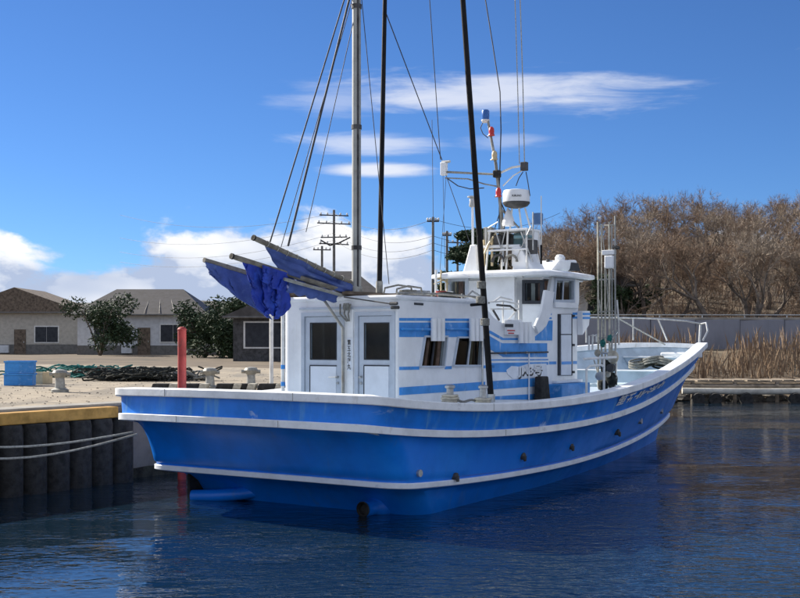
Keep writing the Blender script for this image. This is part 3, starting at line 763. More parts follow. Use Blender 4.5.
mb = MB(); mb.box((0, 6.3, 2.7), (1.8, .04, 1.0)); mb.build('wheelhouse_partition', 'interior', boat)
# instrument glimpses in the wheelhouse
mb = MB(); mb.box((.4, 5.9, 2.78), (.5, .3, .25)); mb.build('console', 'dark_grey', boat, bevel=.01)
# front glass of the wheelhouse seen edge-on
mb = MB(); mb.add([(HW-.03, 6.5, 2.86), (HW-.03, 6.62, 3.2), (-HW+.03, 6.62, 3.2), (-HW+.03, 6.5, 2.86)], [(0, 1, 2, 3)]); mb.build('windscreen', 'glass', boat)
# side sliding door under the window
dr = [side(557.5, 314), side(571.5, 314), side(571.5, 375.5), side(557.5, 375.5)]
mb = MB(); mb.prism([(HW+.018, u_, v_) for u_, v_ in dr], (-.018, 0, 0)); dro = mb.build('door', 'gap_dark', boat)
for a0, a1 in ((314.5, 334), (335, 375)):
    mb = MB(); mb.prism([(HW+.036,)+side(559.6, a0), (HW+.036,)+side(569.6, a0), (HW+.036,)+side(569.6, a1), (HW+.036,)+side(559.6, a1)], (-.018, 0, 0)); mb.build('door_panel', 'door_panel', dro, bevel=.005)
mb = MB(); mb.prism([(HW+.042,)+side(559.6, 361.5), (HW+.042,)+side(569.6, 361.3), (HW+.042,)+side(569.6, 364.2), (HW+.042,)+side(559.6, 364.4)], (-.006, 0, 0)); mb.build('stripe', 'cab_blue', dro)
mb = MB(); a = side(552, 378); c = side(578, 378); mb.box((HW+.04, (a[0]+c[0])/2, 1.5), (.10, c[0]-a[0], .05)); mb.build('door_sill', 'gel_white', boat, bevel=.01)
mb = MB(); a = side(548, 380); c = side(577, 380); mb.box((HW+.12, (a[0]+c[0])/2, 1.22), (.26, c[0]-a[0], .50)); mb.build('side_locker', 'cab_blue', boat, bevel=.015)
mb = MB(); a = side(553, 303); c = side(576, 303); mb.box((HW+.02, (a[0]+c[0])/2, P(560, 305, s=HW).z), (.06, c[0]-a[0], .09)); mb.build('window_sill', 'gel_white', boat, bevel=.01)
mb = MB()
for y in (316, 345, 372): 
    p = P(573.6, y, s=HW+.02); mb.box((HW+.02, p.y, p.z), (.03, .05, .04))
mb.build('hinge', 'dark_grey', dro)
# roof of the wheelhouse: cambered slab with rounded corners
def rounded(x0, x1, y0, y1, r, n=6):
    o = []
    for cx, cy, a0 in ((x1-r, y1-r, 0), (x0+r, y1-r, 90), (x0+r, y0+r, 180), (x1-r, y0+r, 270)):
        for k in range(n+1):
            a = R(a0+90*k/n); o.append((cx+r*math.cos(a), cy+r*math.sin(a)))
    return o
ro = rounded(-1.18, 1.18, 4.92, 7.0, .32)
mb = MB(); rows = []
for sc, z in ((.93, 3.250), (.99, 3.262), (1.0, 3.268), (1.0, 3.318), (.992, 3.330), (.80, 3.375), (.4, 3.405), (.01, 3.41)):
    rows.append([Vector((x*sc, 5.96+(y-5.96)*sc, z+.0)) for x, y in ro])
mb.grid(rows, close=True); mb.v.append((0, 0, 0)); mb.v.pop(); mb.build('wheelhouse_roof', 'gel_white', boat, smooth=True)
mb = MB(); mb.box((0, 5.95, 3.225), (1.96, 1.5, .02)); mb.build('headliner', 'gel_white', boat)

# pale box with red warning mark inside the cut-out
a, c = side(504, 323), side(519, 323)
mb = MB(); mb.box((HW+.03, (a[0]+c[0])/2, 2.40), (.06, c[0]-a[0], .24)); bx_ = mb.build('switch_box', 'gel_white', boat, bevel=.008)
for k, y in enumerate((330.5, 333.2)):
    p = P(511, y, s=HW+.06); mb = MB(); mb.box((HW+.063, p.y, p.z), (.006, .24-.06*k, .018)); mb.build('warning_mark', 'red_lamp', bx_)
p = P(509, 325.5, s=HW+.06); mb = MB(); mb.box((HW+.062, p.y, p.z), (.008, .26, .05)); mb.build('slot_vent', 'gap_dark', bx_)
# guard rails at the landing and along the aft house roof
def rails(name, lines, r, m, parent=boat):
    for l in lines:
        MB().tube(l, r, 7).build(name, m, parent, smooth=True)
g = lambda x, y, s=HW-.05: P(x, y, s=s)
rails('guard_rail', [[g(490, 302), g(503, 301), g(519, 304)], [g(503, 301), g(503, 323)], [g(519, 300), g(519, 323)], [g(491, 309), g(519, 309)],
                     [g(507, 321), g(519, 308)], [g(493, 302), g(500, 297), g(512, 300)]], .014, 'white_paint')
rails('guard_rail', [[g(497, 305), g(510, 306), g(516, 311)], [g(493, 310), g(499, 320)]], .018, 'dark_grey')
mb = MB(); zz = P(440, 297, s=HW-.08).z
rr = [(HW-.08, b_, ZR+.13) for b_ in (1.0, 2.0, 2.9, 3.1)]
rails('guard_rail', [[P(397, 293, s=HW-.05), P(440, 294, s=HW-.05), P(478, 297, s=HW-.05)], [P(470, 296, s=HW-.05), P(489, 303, s=HW-.05)]], .016, 'old_alu')
rails('rail_post', [[P(x, 293.5, s=HW-.05), P(x, 301, s=HW-.05)] for x in (402, 432, 462)], .014, 'old_alu')
rails('guard_rail', [[g(458, 305, .6), g(467, 296, .6), g(472, 291, .6), g(480, 296, .6)]], .016, 'hose')
# small items standing on the house roof: bent hose, coil, bucket, box
for (x, y, rr_, m) in ((408, 296, .09, 'rope_grey'), (420, 297, .11, 'hose'), (447, 298, .1, 'net_dark')):
    p = P(x, y, s=.2); mb = MB()
    for k in range(4): mb.tube([(p.x+rr_*math.cos(t*.4), p.y+rr_*math.sin(t*.4)*1.8, ZR+.09+.03*k+.004*math.sin(t)) for t in range(17)], .02, 6)
    o = mb.build('rope_coil', m); o.location = (BC.x, BC.y, 0); o.rotation_euler.z = -TH
    tag(o, {'rope_grey': 'coil of grey rope on the aft deckhouse roof, left of the hose', 'hose': 'coil of grey hose on the aft deckhouse roof between two other coils', 'net_dark': 'dark coil on the aft deckhouse roof nearest the wheelhouse'}[m], 'coil')
mb = MB()
for k in range(9):
    x = 404+k*3.2; p = P(x, 297, s=-.3); 
mb.tube([P(383, 296, s=.3), P(385, 288, s=.3), P(398, 285, s=.3), P(411, 287, s=.3), P(413, 296, s=.3)], .014, 7)
mb.tube([P(396, 297, s=.5), P(397, 289, s=.5), P(408, 286, s=.5), P(421, 288, s=.5), P(423, 297, s=.5)], .014, 7)
mb.build('awning_hoop', 'rope_grey', boat, smooth=True)
mb = MB(); mb.tube([P(436, 262+8, s=-.7), P(436, 300, s=-.7)], .02, 8); mb.build('stanchion', 'white_paint', boat)
mb = MB()
for x, y0, y1 in ((441, 270, 300), (447, 274, 302), (456, 280, 300)): mb.tube([P(x, y0, s=-.85), P(x, y1, s=-.85)], .016, 7)
mb.tube([P(436, 279, s=-.85), P(449, 276, s=-.85)], .016, 7); mb.tube([P(434, 284, s=-.85), P(444, 280, s=-.85), P(451, 286, s=-.85)], .012, 6)
mb.build('ladder', 'amber', boat, smooth=True)
for (x, y) in ((441, 297), (448, 301)):
    p = P(x, y, s=.0); mb = MB(); mb.lathe((p.x, p.y, ZR+.07), [(.07, 0), (.085, .16), (.08, .16), (.06, .02)], 14)
    o = mb.build('bucket', 'white_paint' if x > 445 else 'red_paint', smooth=True); o.location = (BC.x, BC.y, 0); o.rotation_euler.z = -TH
    tag(o, 'small %s bucket on the aft deckhouse roof below the wheelhouse' % ('white' if x > 445 else 'brownish red'), 'bucket')

# timber rack on the roof, aft end
mb = None
for k in range(7):
    s_ = -.95+k*.19
    mb = MB(); mb.box((s_, 1.45+.05*(k % 3), ZR+.105+.012*(k % 2)), (.15, 1.3, .045), Matrix.Rotation(R(1.5*(k % 3-1)), 3, 'Z')); mb.build('roof_plank', 'plank', boat)
mb = MB()
for b_ in (.95, 1.9): mb.box((0, b_, ZR+.075), (1.9, .06, .03))
mb.build('roof_bearer', 'plank', boat)

# ------------------------------------------------------------------ masts, booms, sails
mp = P(356.5, 293, b=1.15)
def up(x0, y0, x1, y1, pl, r0, r1, m, name, seg=12, parent=boat, mid=None):
    a = P(x0, y0, **pl); c = P(x1, y1, **pl); pts = [a, c] if not mid else [a]+[P(x, y, **pl) for x, y in mid]+[c]
    rs = [r0+(r1-r0)*i/(len(pts)-1) for i in range(len(pts))]
    return MB().tube(pts, rs, seg).build(name, m, parent, smooth=True)
mast = MB().tube([(mp.x, mp.y, ZR), (mp.x, mp.y, 9.0)], [.068, .058], 16).build('main_mast', 'mast_steel', boat, smooth=True)
MB().lathe((mp.x, mp.y, ZR), [(.16, .065), (.16, .09), (.09, .10), (.085, .2), (.075, .21)], 16).build('mast_step', 'old_alu', boat, smooth=True)
MB().box((mp.x+.055, mp.y-.04, 5.6), (.022, .022, 5.6)).build('mast_track', 'dark_grey', mast)
for z in (3.5, 5.2, 6.9, 8.2): MB().lathe((mp.x, mp.y, z), [(.07, -.03), (.074, -.03), (.074, .03), (.07, .03)], 16).build('mast_band', 'dark_grey', mast)
up(379.3, 290, 386, -60, {'b': 1.6}, .038, .030, 'black_pole', 'outrigger_pole', 12)
p = P(379.3, 291, b=1.6); MB().tube([(p.x, p.y, ZR), (p.x, p.y, ZR+.30)], .05, 12).build('pole_socket', 'old_alu', boat, smooth=True)
up(491, 399, 458.6, -60, {'s': 2.05}, .042, .034, 'black_pole', 'outrigger_pole', 12)
p = P(491, 400, s=2.05); MB().tube([(p.x, p.y, .9), (p.x, p.y, p.z+.08)], .055, 12).build('pole_socket', 'steel', boat, smooth=True)
for (x, y) in ((481.5, 285), (480.6, 300), (485, 322)):
    p = P(x, y, s=2.05); MB().lathe(p, [(.05, -.05), (.062, -.04), (.062, .04), (.05, .05)], 12).build('pole_clamp', 'rope_grey', boat)
rails('pole_bracket', [[P(471, 305, s=2.0), P(482, 304, s=2.05)], [P(482, 304, s=2.05), P(484, 303, s=HW)]], .02, 'black_pole')
# booms reaching aft from the mast
def boom(x0, y0, x1, y1, s0, s1, r, m='spar_wood', name='boom'):
    a = P(x0, y0, s=s0); c = P(x1, y1, s=s1)
    return MB().tube([a, a.lerp(c, .04), c], [r*.85, r, r*.9], 12).build(name, m, boat, smooth=True), a, c
bm1, a1, c1 = boom(253, 237.5, 358, 286, -.25, .05, .036)
bm2, a2, c2 = boom(231, 256, 368, 299, -.35, .12, .036)
bm3, a3, c3 = boom(284, 279, 389, 308.5, -.1, .25, .024, 'old_alu')
bm4, a4, c4 = boom(270, 268.5, 345, 297, -.30, .0, .016, 'old_alu')
for bo, a, c in ((bm1, a1, c1), (bm2, a2, c2)):
    MB().tube([a, a+(c-a)*.012], .04, 12).build('boom_cap', 'black_rubber', bo)
def cloth(name, corners, m, nu=22, nv=12, amp=.03, seed=0, th=.012, sag=0.):
    """corners: top-left, top-right, bottom-right, bottom-left"""
    A, B_, C_, D_ = [Vector(c) for c in corners]; rows = []
    nn = (B_-A).cross(D_-A).normalized()
    for j in range(nv+1):
        v_ = j/nv; r_ = []
        for i in range(nu+1):
            u_ = i/nu; p = A.lerp(B_, u_).lerp(D_.lerp(C_, u_), v_)
            k = amp*(math.sin(u_*9+seed+v_*2.5)+.6*math.sin(u_*21+v_*5+seed*2)+1.2*noise.noise(Vector((u_*4, v_*4, seed))))*min(1, v_*2.2+.12)
            r_.append(p+nn*k+Vector((0, 0, -sag*math.sin(u_*math.pi)*v_)))
        rows.append(r_)
    mb = MB(); mb.grid(rows); return mb.build(name, m, boat, smooth=True, solid=th)
on = lambda a, c, x: (lambda k: a.lerp(c, k))((x-0))
t1 = lambda x: a1.lerp(c1, (x-253)/(358-253.)); t2 = lambda x: a2.lerp(c2, (x-231)/(368-231.))
sail1 = cloth('sail', [t1(263), t1(353), P(352, 296, s=.05), P(279, 272, s=-.22)], 'sail_blue', nu=40, nv=20, amp=.045, seed=1)
for k in range(10):
    p = t1(266+k*9.3); d_ = (c1-a1).normalized(); e_ = d_.cross(Vector((0, 0, 1))).normalized(); g_2 = d_.cross(e_); MB().tube([p+(e_*math.cos(t)+g_2*math.sin(t))*.042 for t in [k2*.7 for k2 in range(10)]], .005, 5).build('sail_lashing', 'rope_pale', boat)
# rolled body of the second sail under its boom
mb = MB(); ra = t2(279)+Vector((-.06, .12, -.15)); rb = t2(352)+Vector((-.05, .10, -.11)); n = 22; pts = []; rs = []
for k in range(n+1): pts.append(ra.lerp(rb, k/n)+Vector((0, 0, .012*math.sin(k*2.1)))); rs.append(.105+.016*math.sin(k*1.7)-.035*(k/n))
mb.tube(pts, rs, 12); mb.build('rolled_sail', 'sail_blue', boat, smooth=True)
mb = MB(); mb.ball(P(352, 287, s=-.02), .085, 12); mb.tube([P(338, 283, s=-.02), P(352, 287, s=-.02), P(356, 292, s=-.02)], [.05, .075, .03], 12); mb.build('rolled_sail', 'sail_blue', boat, smooth=True)
# crumpled tarpaulin hanging from the lower boom: folded in depth
def hang(name, top, bot, m, depth, seed, n=34, nv=22):
    rows = []
    for j in range(nv+1):
        v_ = j/nv; r_ = []
        for i in range(n+1):
            u_ = i/n
            k = u_*(len(top)-1); i0 = min(int(k), len(top)-2); a = Vector(top[i0]).lerp(Vector(top[i0+1]), k-i0)
            k = u_*(len(bot)-1); i0 = min(int(k), len(bot)-2); c = Vector(bot[i0]).lerp(Vector(bot[i0+1]), k-i0)
            p = a.lerp(c, v_)
            f = depth*(math.sin(u_*17+seed+3*v_)*.55+math.sin(u_*31-v_*7+seed)*.28+noise.noise(Vector((u_*5, v_*4, seed)))*1.0+noise.noise(Vector((u_*12, v_*10, seed)))*.5+abs(noise.noise(Vector((u_*7+v_*4, v_*6-u_*2, seed+5))))*.8-.2)
            r_.append(p+Vector((f*.3, -f, .25*f*math.sin(v_*9)))*min(1., .15+v_*1.6))
        rows.append(r_)
    mb = MB(); mb.grid(rows); return mb.build(name, m, boat, smooth=True, solid=.012)
hang('tarpaulin', [t2(240), t2(262), t2(285)], [P(258, 303, s=-.35), P(264, 317, s=-.34), P(270, 314, s=-.33), P(277, 320, s=-.33), P(286, 309, s=-.3)], 'tarp_blue', .125, 4, 60, 40)
mb = MB(); rows = []
tp = P(264, 283, s=-.20)
hang('tarpaulin', [t2(258)+Vector((.07, -.04, 0)), t2(270)+Vector((.07, -.04, 0)), t2(282)+Vector((.07, -.04, 0))], [P(262, 281, s=-.2), P(272, 288, s=-.2), P(281, 291, s=-.2)], M['tarp_blue'], .045, 9, 18, 10)
# third, farther sail and boom on the port side
a5 = P(204, 260, s=-.9); c5 = P(255, 275, s=-.78)
MB().tube([a5, c5], .032, 10).build('boom', 'spar_wood', boat, smooth=True)
hang('sail', [P(205, 262, s=-.88), P(226, 268, s=-.85), P(252, 276, s=-.8)], [P(209, 274, s=-.88), P(236, 297, s=-.82), P(272, 320, s=-.75)], 'sail_blue', .05, 2)

# ------------------------------------------------------------------ rigging lines
def line(x0, y0, x1, y1, pl0, pl1, r=.006, m='wire', sag=0., name='rigging_line'):
    a = P(x0, y0, **pl0); c = P(x1, y1, **pl1); pts = [a.lerp(c, k/8)+Vector((0, 0, -sag*math.sin(math.pi*k/8))) for k in range(9)] if sag else [a, c]
    MB().tube(pts, r, 5).build(name, m, boat)
mh = {'b': 1.15}
line(354, -32, 270, 242, mh, {'s': -.22}, .011); line(356, -28, 288, 246, mh, {'s': -.18}, .016)
line(355, -10, 281, 247, mh, {'s': -.2}, .006); line(356, 10, 306, 232, mh, {'s': -.1}, .006)
line(361, -8, 389, 284, mh, {'s': .4}, .006); line(384, 8, 442, 160, {'b': 1.6}, {'s': -.4}, .008)
line(429, -10, 440.5, 160, {'s': 0.}, {'s': -.4}, .007); line(443, 175, 445, 268, {'s': -.4}, {'s': -.5}, .004)
line(446, 175, 470, 243, {'s': -.4}, {'s': .0}, .006); line(446, 178, 440, 270, {'s': -.4}, {'s': -.9}, .004)

# ------------------------------------------------------------------ radar mast on the wheelhouse roof
rb = 5.9
q = lambda x, y, b=rb: P(x, y, b=b)
def tb(name, pts, r, m, seg=8, parent=boat): return MB().tube(pts, r, seg).build(name, m, parent, smooth=True)
tb('signal_mast', [q(503, 262), q(501.5, 215), q(496, 165), q(488, 121)], [.034, .031, .027, .022], 'old_alu', 12)
lp = q(485.5, 121); MB().lathe(lp, [(.05, -.03), (.075, 0), (.075, .02), (.07, .02)], 16).build('lamp_base', 'white_paint', boat, smooth=True)
MB().lathe(lp, [(.066, .021), (.070, .08), (.068, .17), (.05, .195), (.01, .2)], 16).build('signal_lamp', 'blue_lamp', boat, smooth=True)
for x, y, m in ((491.5, 132, 'red_lamp'), (494.5, 156, 'amber'), (498.5, 193, 'red_lamp')):
    p = q(x, y, rb-.06); MB().lathe(p, [(.05, -.07), (.06, -.06), (.045, -.03), (.05, .0), (.045, .06), (.02, .09)], 14).build('signal_lamp', m, boat, smooth=True)
    tb('lamp_bracket', [q(x-3.5, y+4, rb), p+Vector((0, 0, -.06))], .012, 'steel', 6)
MB().box(q(497, 174, rb-.05), (.12, .12, .13)).build('horn', 'black_rubber', boat, bevel=.02)
tb('crossarm', [q(445, 172), q(497, 174.5)], .020, 'old_alu'); tb('crossarm', [q(498, 174), q(512, 167.5), q(525, 165.5)], .020, 'white_paint')
tb('brace', [q(445, 178), q(468, 179), q(484, 184), q(500, 187)], .012, 'old_alu'); tb('brace', [q(503, 186), q(513, 176), q(523, 170)], .012, 'white_paint')
tb('cable', [q(448, 179), q(458, 186), q(470, 189), q(484, 188)], .010, 'wire', 6); tb('cable', [q(483, 122), q(480.5, 128), q(483, 134), q(488, 138)], .008, 'wire', 6)
MB().box(q(444, 169), (.11, .10, .24)).build('junction_box', 'gel_white', boat, bevel=.015); tb('junction_lid', [q(442, 162), q(450, 161.5)], .025, 'steel')
MB().box(q(524.3, 166.5), (.11, .10, .15)).build('junction_box', 'dark_grey', boat, bevel=.01)
tb('cable', [q(516, 186), q(519, 178), q(523, 172)], .008, 'wire', 6); tb('cable', [q(526, 172), q(528, 183), q(530, 196)], .008, 'wire', 6)
# whips
def whip(pts, r, m='wire', name='whip_antenna'): tb(name, pts, r, m, 6)
whip([q(499, 250), q(499.5, 184), q(501, 130), q(500, 92), q(492, 40), q(483, -15)], .010)
whip([q(519.5, 164), q(518, 100), q(514.5, -20)], .008, 'rope_pale'); whip([q(524.5, 163), q(523, 90), q(519.5, -20)], .009, 'rope_pale')
whip([q(541.2, 250), q(541.2, 196)], .009, 'white_paint'); tb('antenna_base', [q(541.2, 264), q(541.2, 245)], .018, 'black_pole')
whip([q(433.5, 262), q(433, 200), q(432, 120)], .005)
# radar
rc = q(516.3, 203); rr = .235
MB().lathe(rc, [(.12, -.07), (.19, -.045), (rr*.97, 0), (rr, .02), (rr, .17), (rr*.93, .215), (rr*.6, .23), (.01, .235)], 28).build('radar_dome', 'gel_white', boat, smooth=True)
MB().lathe(rc, [(.10, -.09), (.195, -.06), (.236, -.012), (.237, .012)], 28).build('radar_base', 'dark_grey', boat, smooth=True)
me = text_mesh('FURUNO', 1., .03)
if me.vertices:
    xs_ = [v.co.x for v in me.vertices]; x0, x1 = min(xs_), max(xs_)
    for v in me.vertices:
        k = (v.co.x-x0)/(x1-x0); a = R(-118+40*k+38); zz = rc.z+.085+v.co.y*.045
        v.co = Vector((rc.x+(rr+.004)*math.cos(a), rc.y+(rr+.004)*math.sin(a), zz))
    put('lettering', me, 'gap_dark', boat)
pf = P(516, 231, b=rb).z
for x0, x1 in ((508, 502), (512, 510), (519, 522), (525, 531)):
    a = q(x0, 208); c = q(x1, 231); tb('radar_leg', [a, c], .016, 'white_paint')
tb('brace', [q(502, 210), q(519, 228)], .018, 'old_alu')
MB().box((q(514, 0).x, rb, pf), (.78, .5, .035)).build('radar_platform', 'gel_white', boat, bevel=.008)
for sx in (-.36, 0., .36):
    for sy in (-.22, .22): tb('frame_post', [(q(514, 0).x+sx, rb+sy, pf), (q(514, 0).x+sx*1.12, rb+sy*1.3, 3.37)], .018, 'white_paint')
tb('frame_rail', [(q(514, 0).x-.38, rb-.25, pf-.34), (q(514, 0).x+.38, rb-.25, pf-.34)], .016, 'gel_white')
MB().box((q(503, 0).x, rb+.1, pf-.16), (.26, .2, .26)).build('loudhailer', 'dark_grey', boat, bevel=.03)
MB().box((q(517, 0).x, rb+.12, pf-.15), (.2, .16, .24)).build('equipment_box', 'teal', boat, bevel=.02)
MB().box((q(527, 0).x, rb+.12, pf-.15), (.24, .16, .28)).build('equipment_box', 'gel_white', boat, bevel=.02)
for (x, y, w_, h_, m) in ((497, 243, .22, .26, 'dark_grey'), (489, 236, .14, .3, 'old_alu'), (532, 247, .16, .24, 'dark_grey'), (507, 255, .24, .16, 'plank'), (523, 237, .3, .05, 'teal')):
    MB().box(q(x, y, rb-.12), (w_, .14, h_)).build('equipment_box', m, boat, bevel=.012)
for (x0, y0, x1, y1, r) in ((496, 232, 505, 262, .012), (505, 232, 498, 262, .010), (521, 232, 533, 262, .012), (531, 226, 515, 262, .009), (486, 250, 486, 228, .012), (488, 228, 498, 222, .010), (533, 212, 533, 250, .012)):
    tb('strut', [q(x0, y0, rb-.25), q(x1, y1, rb-.25)], r, 'steel', 6)
tb('cable', [q(500, 200), q(506, 214), q(504, 232), q(509, 250), q(507, 264)], .010, 'wire', 6); tb('cable', [q(499, 215), q(495, 228), q(497, 246), q(493, 264)], .008, 'wire', 6)
MB().box(q(537.5, 219, rb+.2), (.16, .12, .2)).build('equipment_box', 'sign_blue', boat, bevel=.01)
dc = q(508.5, 226); MB().lathe(dc, [(.11, 0), (.115, .04), (.10, .1), (.045, .26), (.02, .29)], 18).build('satellite_dome', 'gel_white', boat, smooth=True)
tb('lamp_post', [q(473, 266), q(472.5, 205)], .022, 'gel_white', 10)
MB().lathe(q(472.3, 207), [(.05, 0), (.06, .03), (.05, .09), (.055, .12), (.04, .16), (.09, .17), (.09, .19), (.02, .2)], 14).build('navigation_light', 'steel', boat, smooth=True)
# base cowls and rails on the roof
z0 = 3.36
def cowl(x0, x1, yt, xt0, xt1, d=.5, m='gel_white', b=rb, name='cowl'):
    A = [P(x0, 266, b=b), P(x1, 266, b=b), P(xt1, yt, b=b), P(xt0, yt, b=b)]
    for p in A[:2]: p.z = z0
    mb = MB(); mb.prism([p+Vector((0, -d/2, 0)) for p in A], (0, d, 0)); mb.build(name, m, boat, bevel=.03)
cowl(519, 541, 247, 519, 527); cowl(466, 482, 245, 474, 480, .3)
tb('frame_rail', [q(482, 247, rb-.2), q(520, 246, rb-.2)], .03, 'gel_white')
for x in (484, 492, 503, 513): tb('frame_post', [q(x, 266, rb-.2), q(x, 240 if x < 500 else 247, rb-.2)], .022, 'amber' if x in (492, 484) else 'gel_white')
for x in (498, 511):
    mb = MB(); c0 = q(x, 262, rb-.3); mb.tube([c0+Vector((.12*math.cos(t*.45), 0, .12*math.sin(t*.45)-.0)) for t in range(8)], .022, 8); mb.build('ventilator', 'dark_grey' if x == 498 else 'rope_grey', boat, smooth=True)
tb('brace', [q(481, 262, rb-.3), q(488, 245, rb-.3), q(497, 232, rb-.1)], .02, 'amber')
tb('brace', [q(539, 262), q(533, 236)], .02, 'gel_white')
# searchlight and lamp at the front of the roof
fl = P(567, 268, s=.45); mb = MB()
mb.prism([P(553, 270, s=.45), P(561, 260, s=.45), P(577, 260, s=.45), P(579, 271, s=.45)], (-.5, 0, 0)); mb.build('roof_cowl', 'gel_white', boat, bevel=.03)
mb = MB(); mb.prism([P(570, 271, s=.46), P(571.5, 262.5, s=.46), P(578, 263, s=.46), P(580.5, 271, s=.46)], (-.04, 0, 0)); mb.build('roof_window', 'gap_dark', boat)
p = P(560, 261, s=.3); MB().lathe(p, [(.03, -.1), (.03, 0), (.085, .01), (.095, .06), (.06, .11), (.01, .12)], 16).build('searchlight', 'gel_white', boat, smooth=True)
tb('antenna_base', [P(548, 268, s=.2), P(548, 259, s=.2)], .035, 'dark_grey')

# registration lettering
me = text_mesh('JM3\u53f7', 1., .03)
if me.vertices:
    xs_ = [v.co.x for v in me.vertices]; x0, x1 = min(xs_), max(xs_); a = side(517, 365); c = side(541, 376)
    ys_ = [v.co.y for v in me.vertices]; y0, y1 = min(ys_), max(ys_)
    me2 = me.copy()
    sheet('scraped_paint', [side(506, 370), side(511, 366), side(519, 366.5), side(527, 364), side(546, 363.5), side(547, 377), side(512, 378.3), side(507, 374)], 'strip_white', .009, sbwall)
    for v in me.vertices: v.co = Vector((HW+.020, a[0]+(c[0]-a[0])*(v.co.x-x0)/(x1-x0), c[1]+(a[1]-c[1])*(v.co.y-y0)/(y1-y0)))
    put('lettering', me, 'gel_white', sbwall)
    for v in me2.vertices: v.co = Vector((HW+.014, a[0]+.03+(c[0]-a[0])*(v.co.x-x0)/(x1-x0), c[1]-.03+(a[1]-c[1])*(v.co.y-y0)/(y1-y0)))
    put('lettering', me2, 'dark_grey', sbwall)

# ------------------------------------------------------------------ deck gear on the starboard side
def bollard_post(x, y0, y1):
    p = P(x, y1, s=2.28); zt = P(x, y0, s=2.28).z; h = zt-p.z
    MB().lathe((p.x, p.y, p.z-.1), [(.10, 0), (.10, .10), (.046, .12), (.044, h+.0), (.064, h+.01), (.064, h+.035), (.04, h+.05), (.01, h+.055)], 16).build('mooring_post', 'steel', boat, smooth=True)
    return p
pa = bollard_post(450, 380.5, 402.5); pb = bollard_post(483, 381, 403)
for p, k0 in ((pa, 3), (pb, 2)):
    mb = MB()
    for k in range(k0): mb.tube([(p.x+(.09+.012*(k % 2))*math.cos(t*.42), p.y+(.09+.012*(k % 2))*math.sin(t*.42), p.z+.02+.032*k+.004*math.sin(t*1.3)) for t in range(16)], .018, 6)
    o = mb.build('mooring_rope', 'float_cream', smooth=True); o.location = (BC.x, BC.y, 0); o.rotation_euler.z = -TH
    tag(o, 'coiled pale mooring rope round the %s steel post on the stern rail' % ('left' if p is pa else 'right'), 'rope')
rp = [pa+Vector((.12, 0, .03)), (pa+pb)/2+Vector((0, 0, .03)), pb+Vector((-.1, 0, .02))]
mb = MB(); mb.tube([rp[0].lerp(rp[2], k/8)+Vector((0, 0, -.015*math.sin(k*.8))) for k in range(9)], .016, 6)
o = mb.build('rope', 'rope_grey', smooth=True); o.location = (BC.x, BC.y, 0); o.rotation_euler.z = -TH; tag(o, 'grey rope lying between the two steel mooring posts on the rail', 'rope')
# dark rubber fender stowed upright against the deckhouse side
a, c = P(538.5, 376.5, s=1.14), P(546.5, 377, s=1.14); mb = MB()
mb.prism([(1.06, a.y-.02, 1.0), (1.06, c.y+.10, 1.0), (1.06, c.y-.02, a.z), (1.06, a.y+.02, a.z)], (.13, 0, 0)); o = mb.build('fender_board', 'black_rubber', bevel=.02)
o.location = (BC.x, BC.y, 0); o.rotation_euler.z = -TH; tag(o, 'dark rubber fender board leaning against the deckhouse beside the blue locker', 'fender')
# gate frame and hauler towers on the side deck
g = lambda x, y, s=1.9: P(x, y, s=s)
rails('rail_frame', [[g(586.5, 393), g(586.5, 369), g(590, 366), g(601, 365), g(604, 367)], [g(604, 392), g(604, 356)], [g(584, 359), g(616, 357)]], .02, 'white_paint')
HS = 1.5; hb = P(607, 360, s=HS).y
hh = lambda x, y, b=None: P(x, y, b=(hb if b is None else b))
for x, yt, yb, r in ((598.4, 222, 388, .017), (601.8, 224, 388, .013), (605.5, 262, 388, .016), (609.6, 222, 388, .018), (612.3, 226, 388, .011), (615.5, 216, 392, .014)):
    tb('hauler_post', [hh(x, yb), hh(x-.5, yt)], r, 'float_cream' if x < 612 else 'mast_steel', 10)
for y in (226, 252, 280, 312, 338): tb('hauler_rung', [hh(598, y), hh(614, y-1)], .014, 'old_alu', 6)
MB().box(hh(609, 252.5), (.22, .12, .08)).build('roller_bracket', 'gel_white', boat, bevel=.01)
MB().box(hh(610, 262), (.16, .14, .22)).build('winch_housing', 'gel_white', boat, bevel=.02)
tb('roller_arm', [hh(613, 247), hh(619, 248)], .03, 'dark_grey'); tb('roller_arm', [hh(598, 217.5), hh(601, 218)], .02, 'steel')
for (x, y, rx, m) in ((603, 343, .055, 'net_green'), (610, 338, .05, 'net_green'), (607, 368, .11, 'net_dark'), (612, 380, .10, 'net_dark'), (603, 385, .09, 'net_dark')):
    p = hh(x, y); mb = MB(); rows = []
    for i in range(11):
        r_ = []
        for k in range(16):
            t = math.pi*i/10; f = 2*math.pi*k/16; n0 = 1+.35*noise.noise(Vector((x+3*math.cos(f)*math.sin(t), y+3*math.sin(f), 3*math.cos(t))))
            r_.append(p+Vector((rx*math.sin(t)*math.cos(f)*n0, rx*.8*math.sin(t)*math.sin(f)*n0, rx*1.25*math.cos(t)*n0)))
        rows.append(r_)
    mb.grid(rows, close=True); o = mb.build('net_bundle', m, smooth=True); o.location = (BC.x, BC.y, 0); o.rotation_euler.z = -TH
    tag(o, '%s net bundle %s on the hauler frame' % ('dark' if m == 'net_dark' else 'teal', 'lowest on the left' if (x == 603 and y > 350) else {603: 'hung at mid height left', 610: 'hung highest', 607: 'below the teal nets', 612: 'low on the right side'}[x]), 'fishing net')
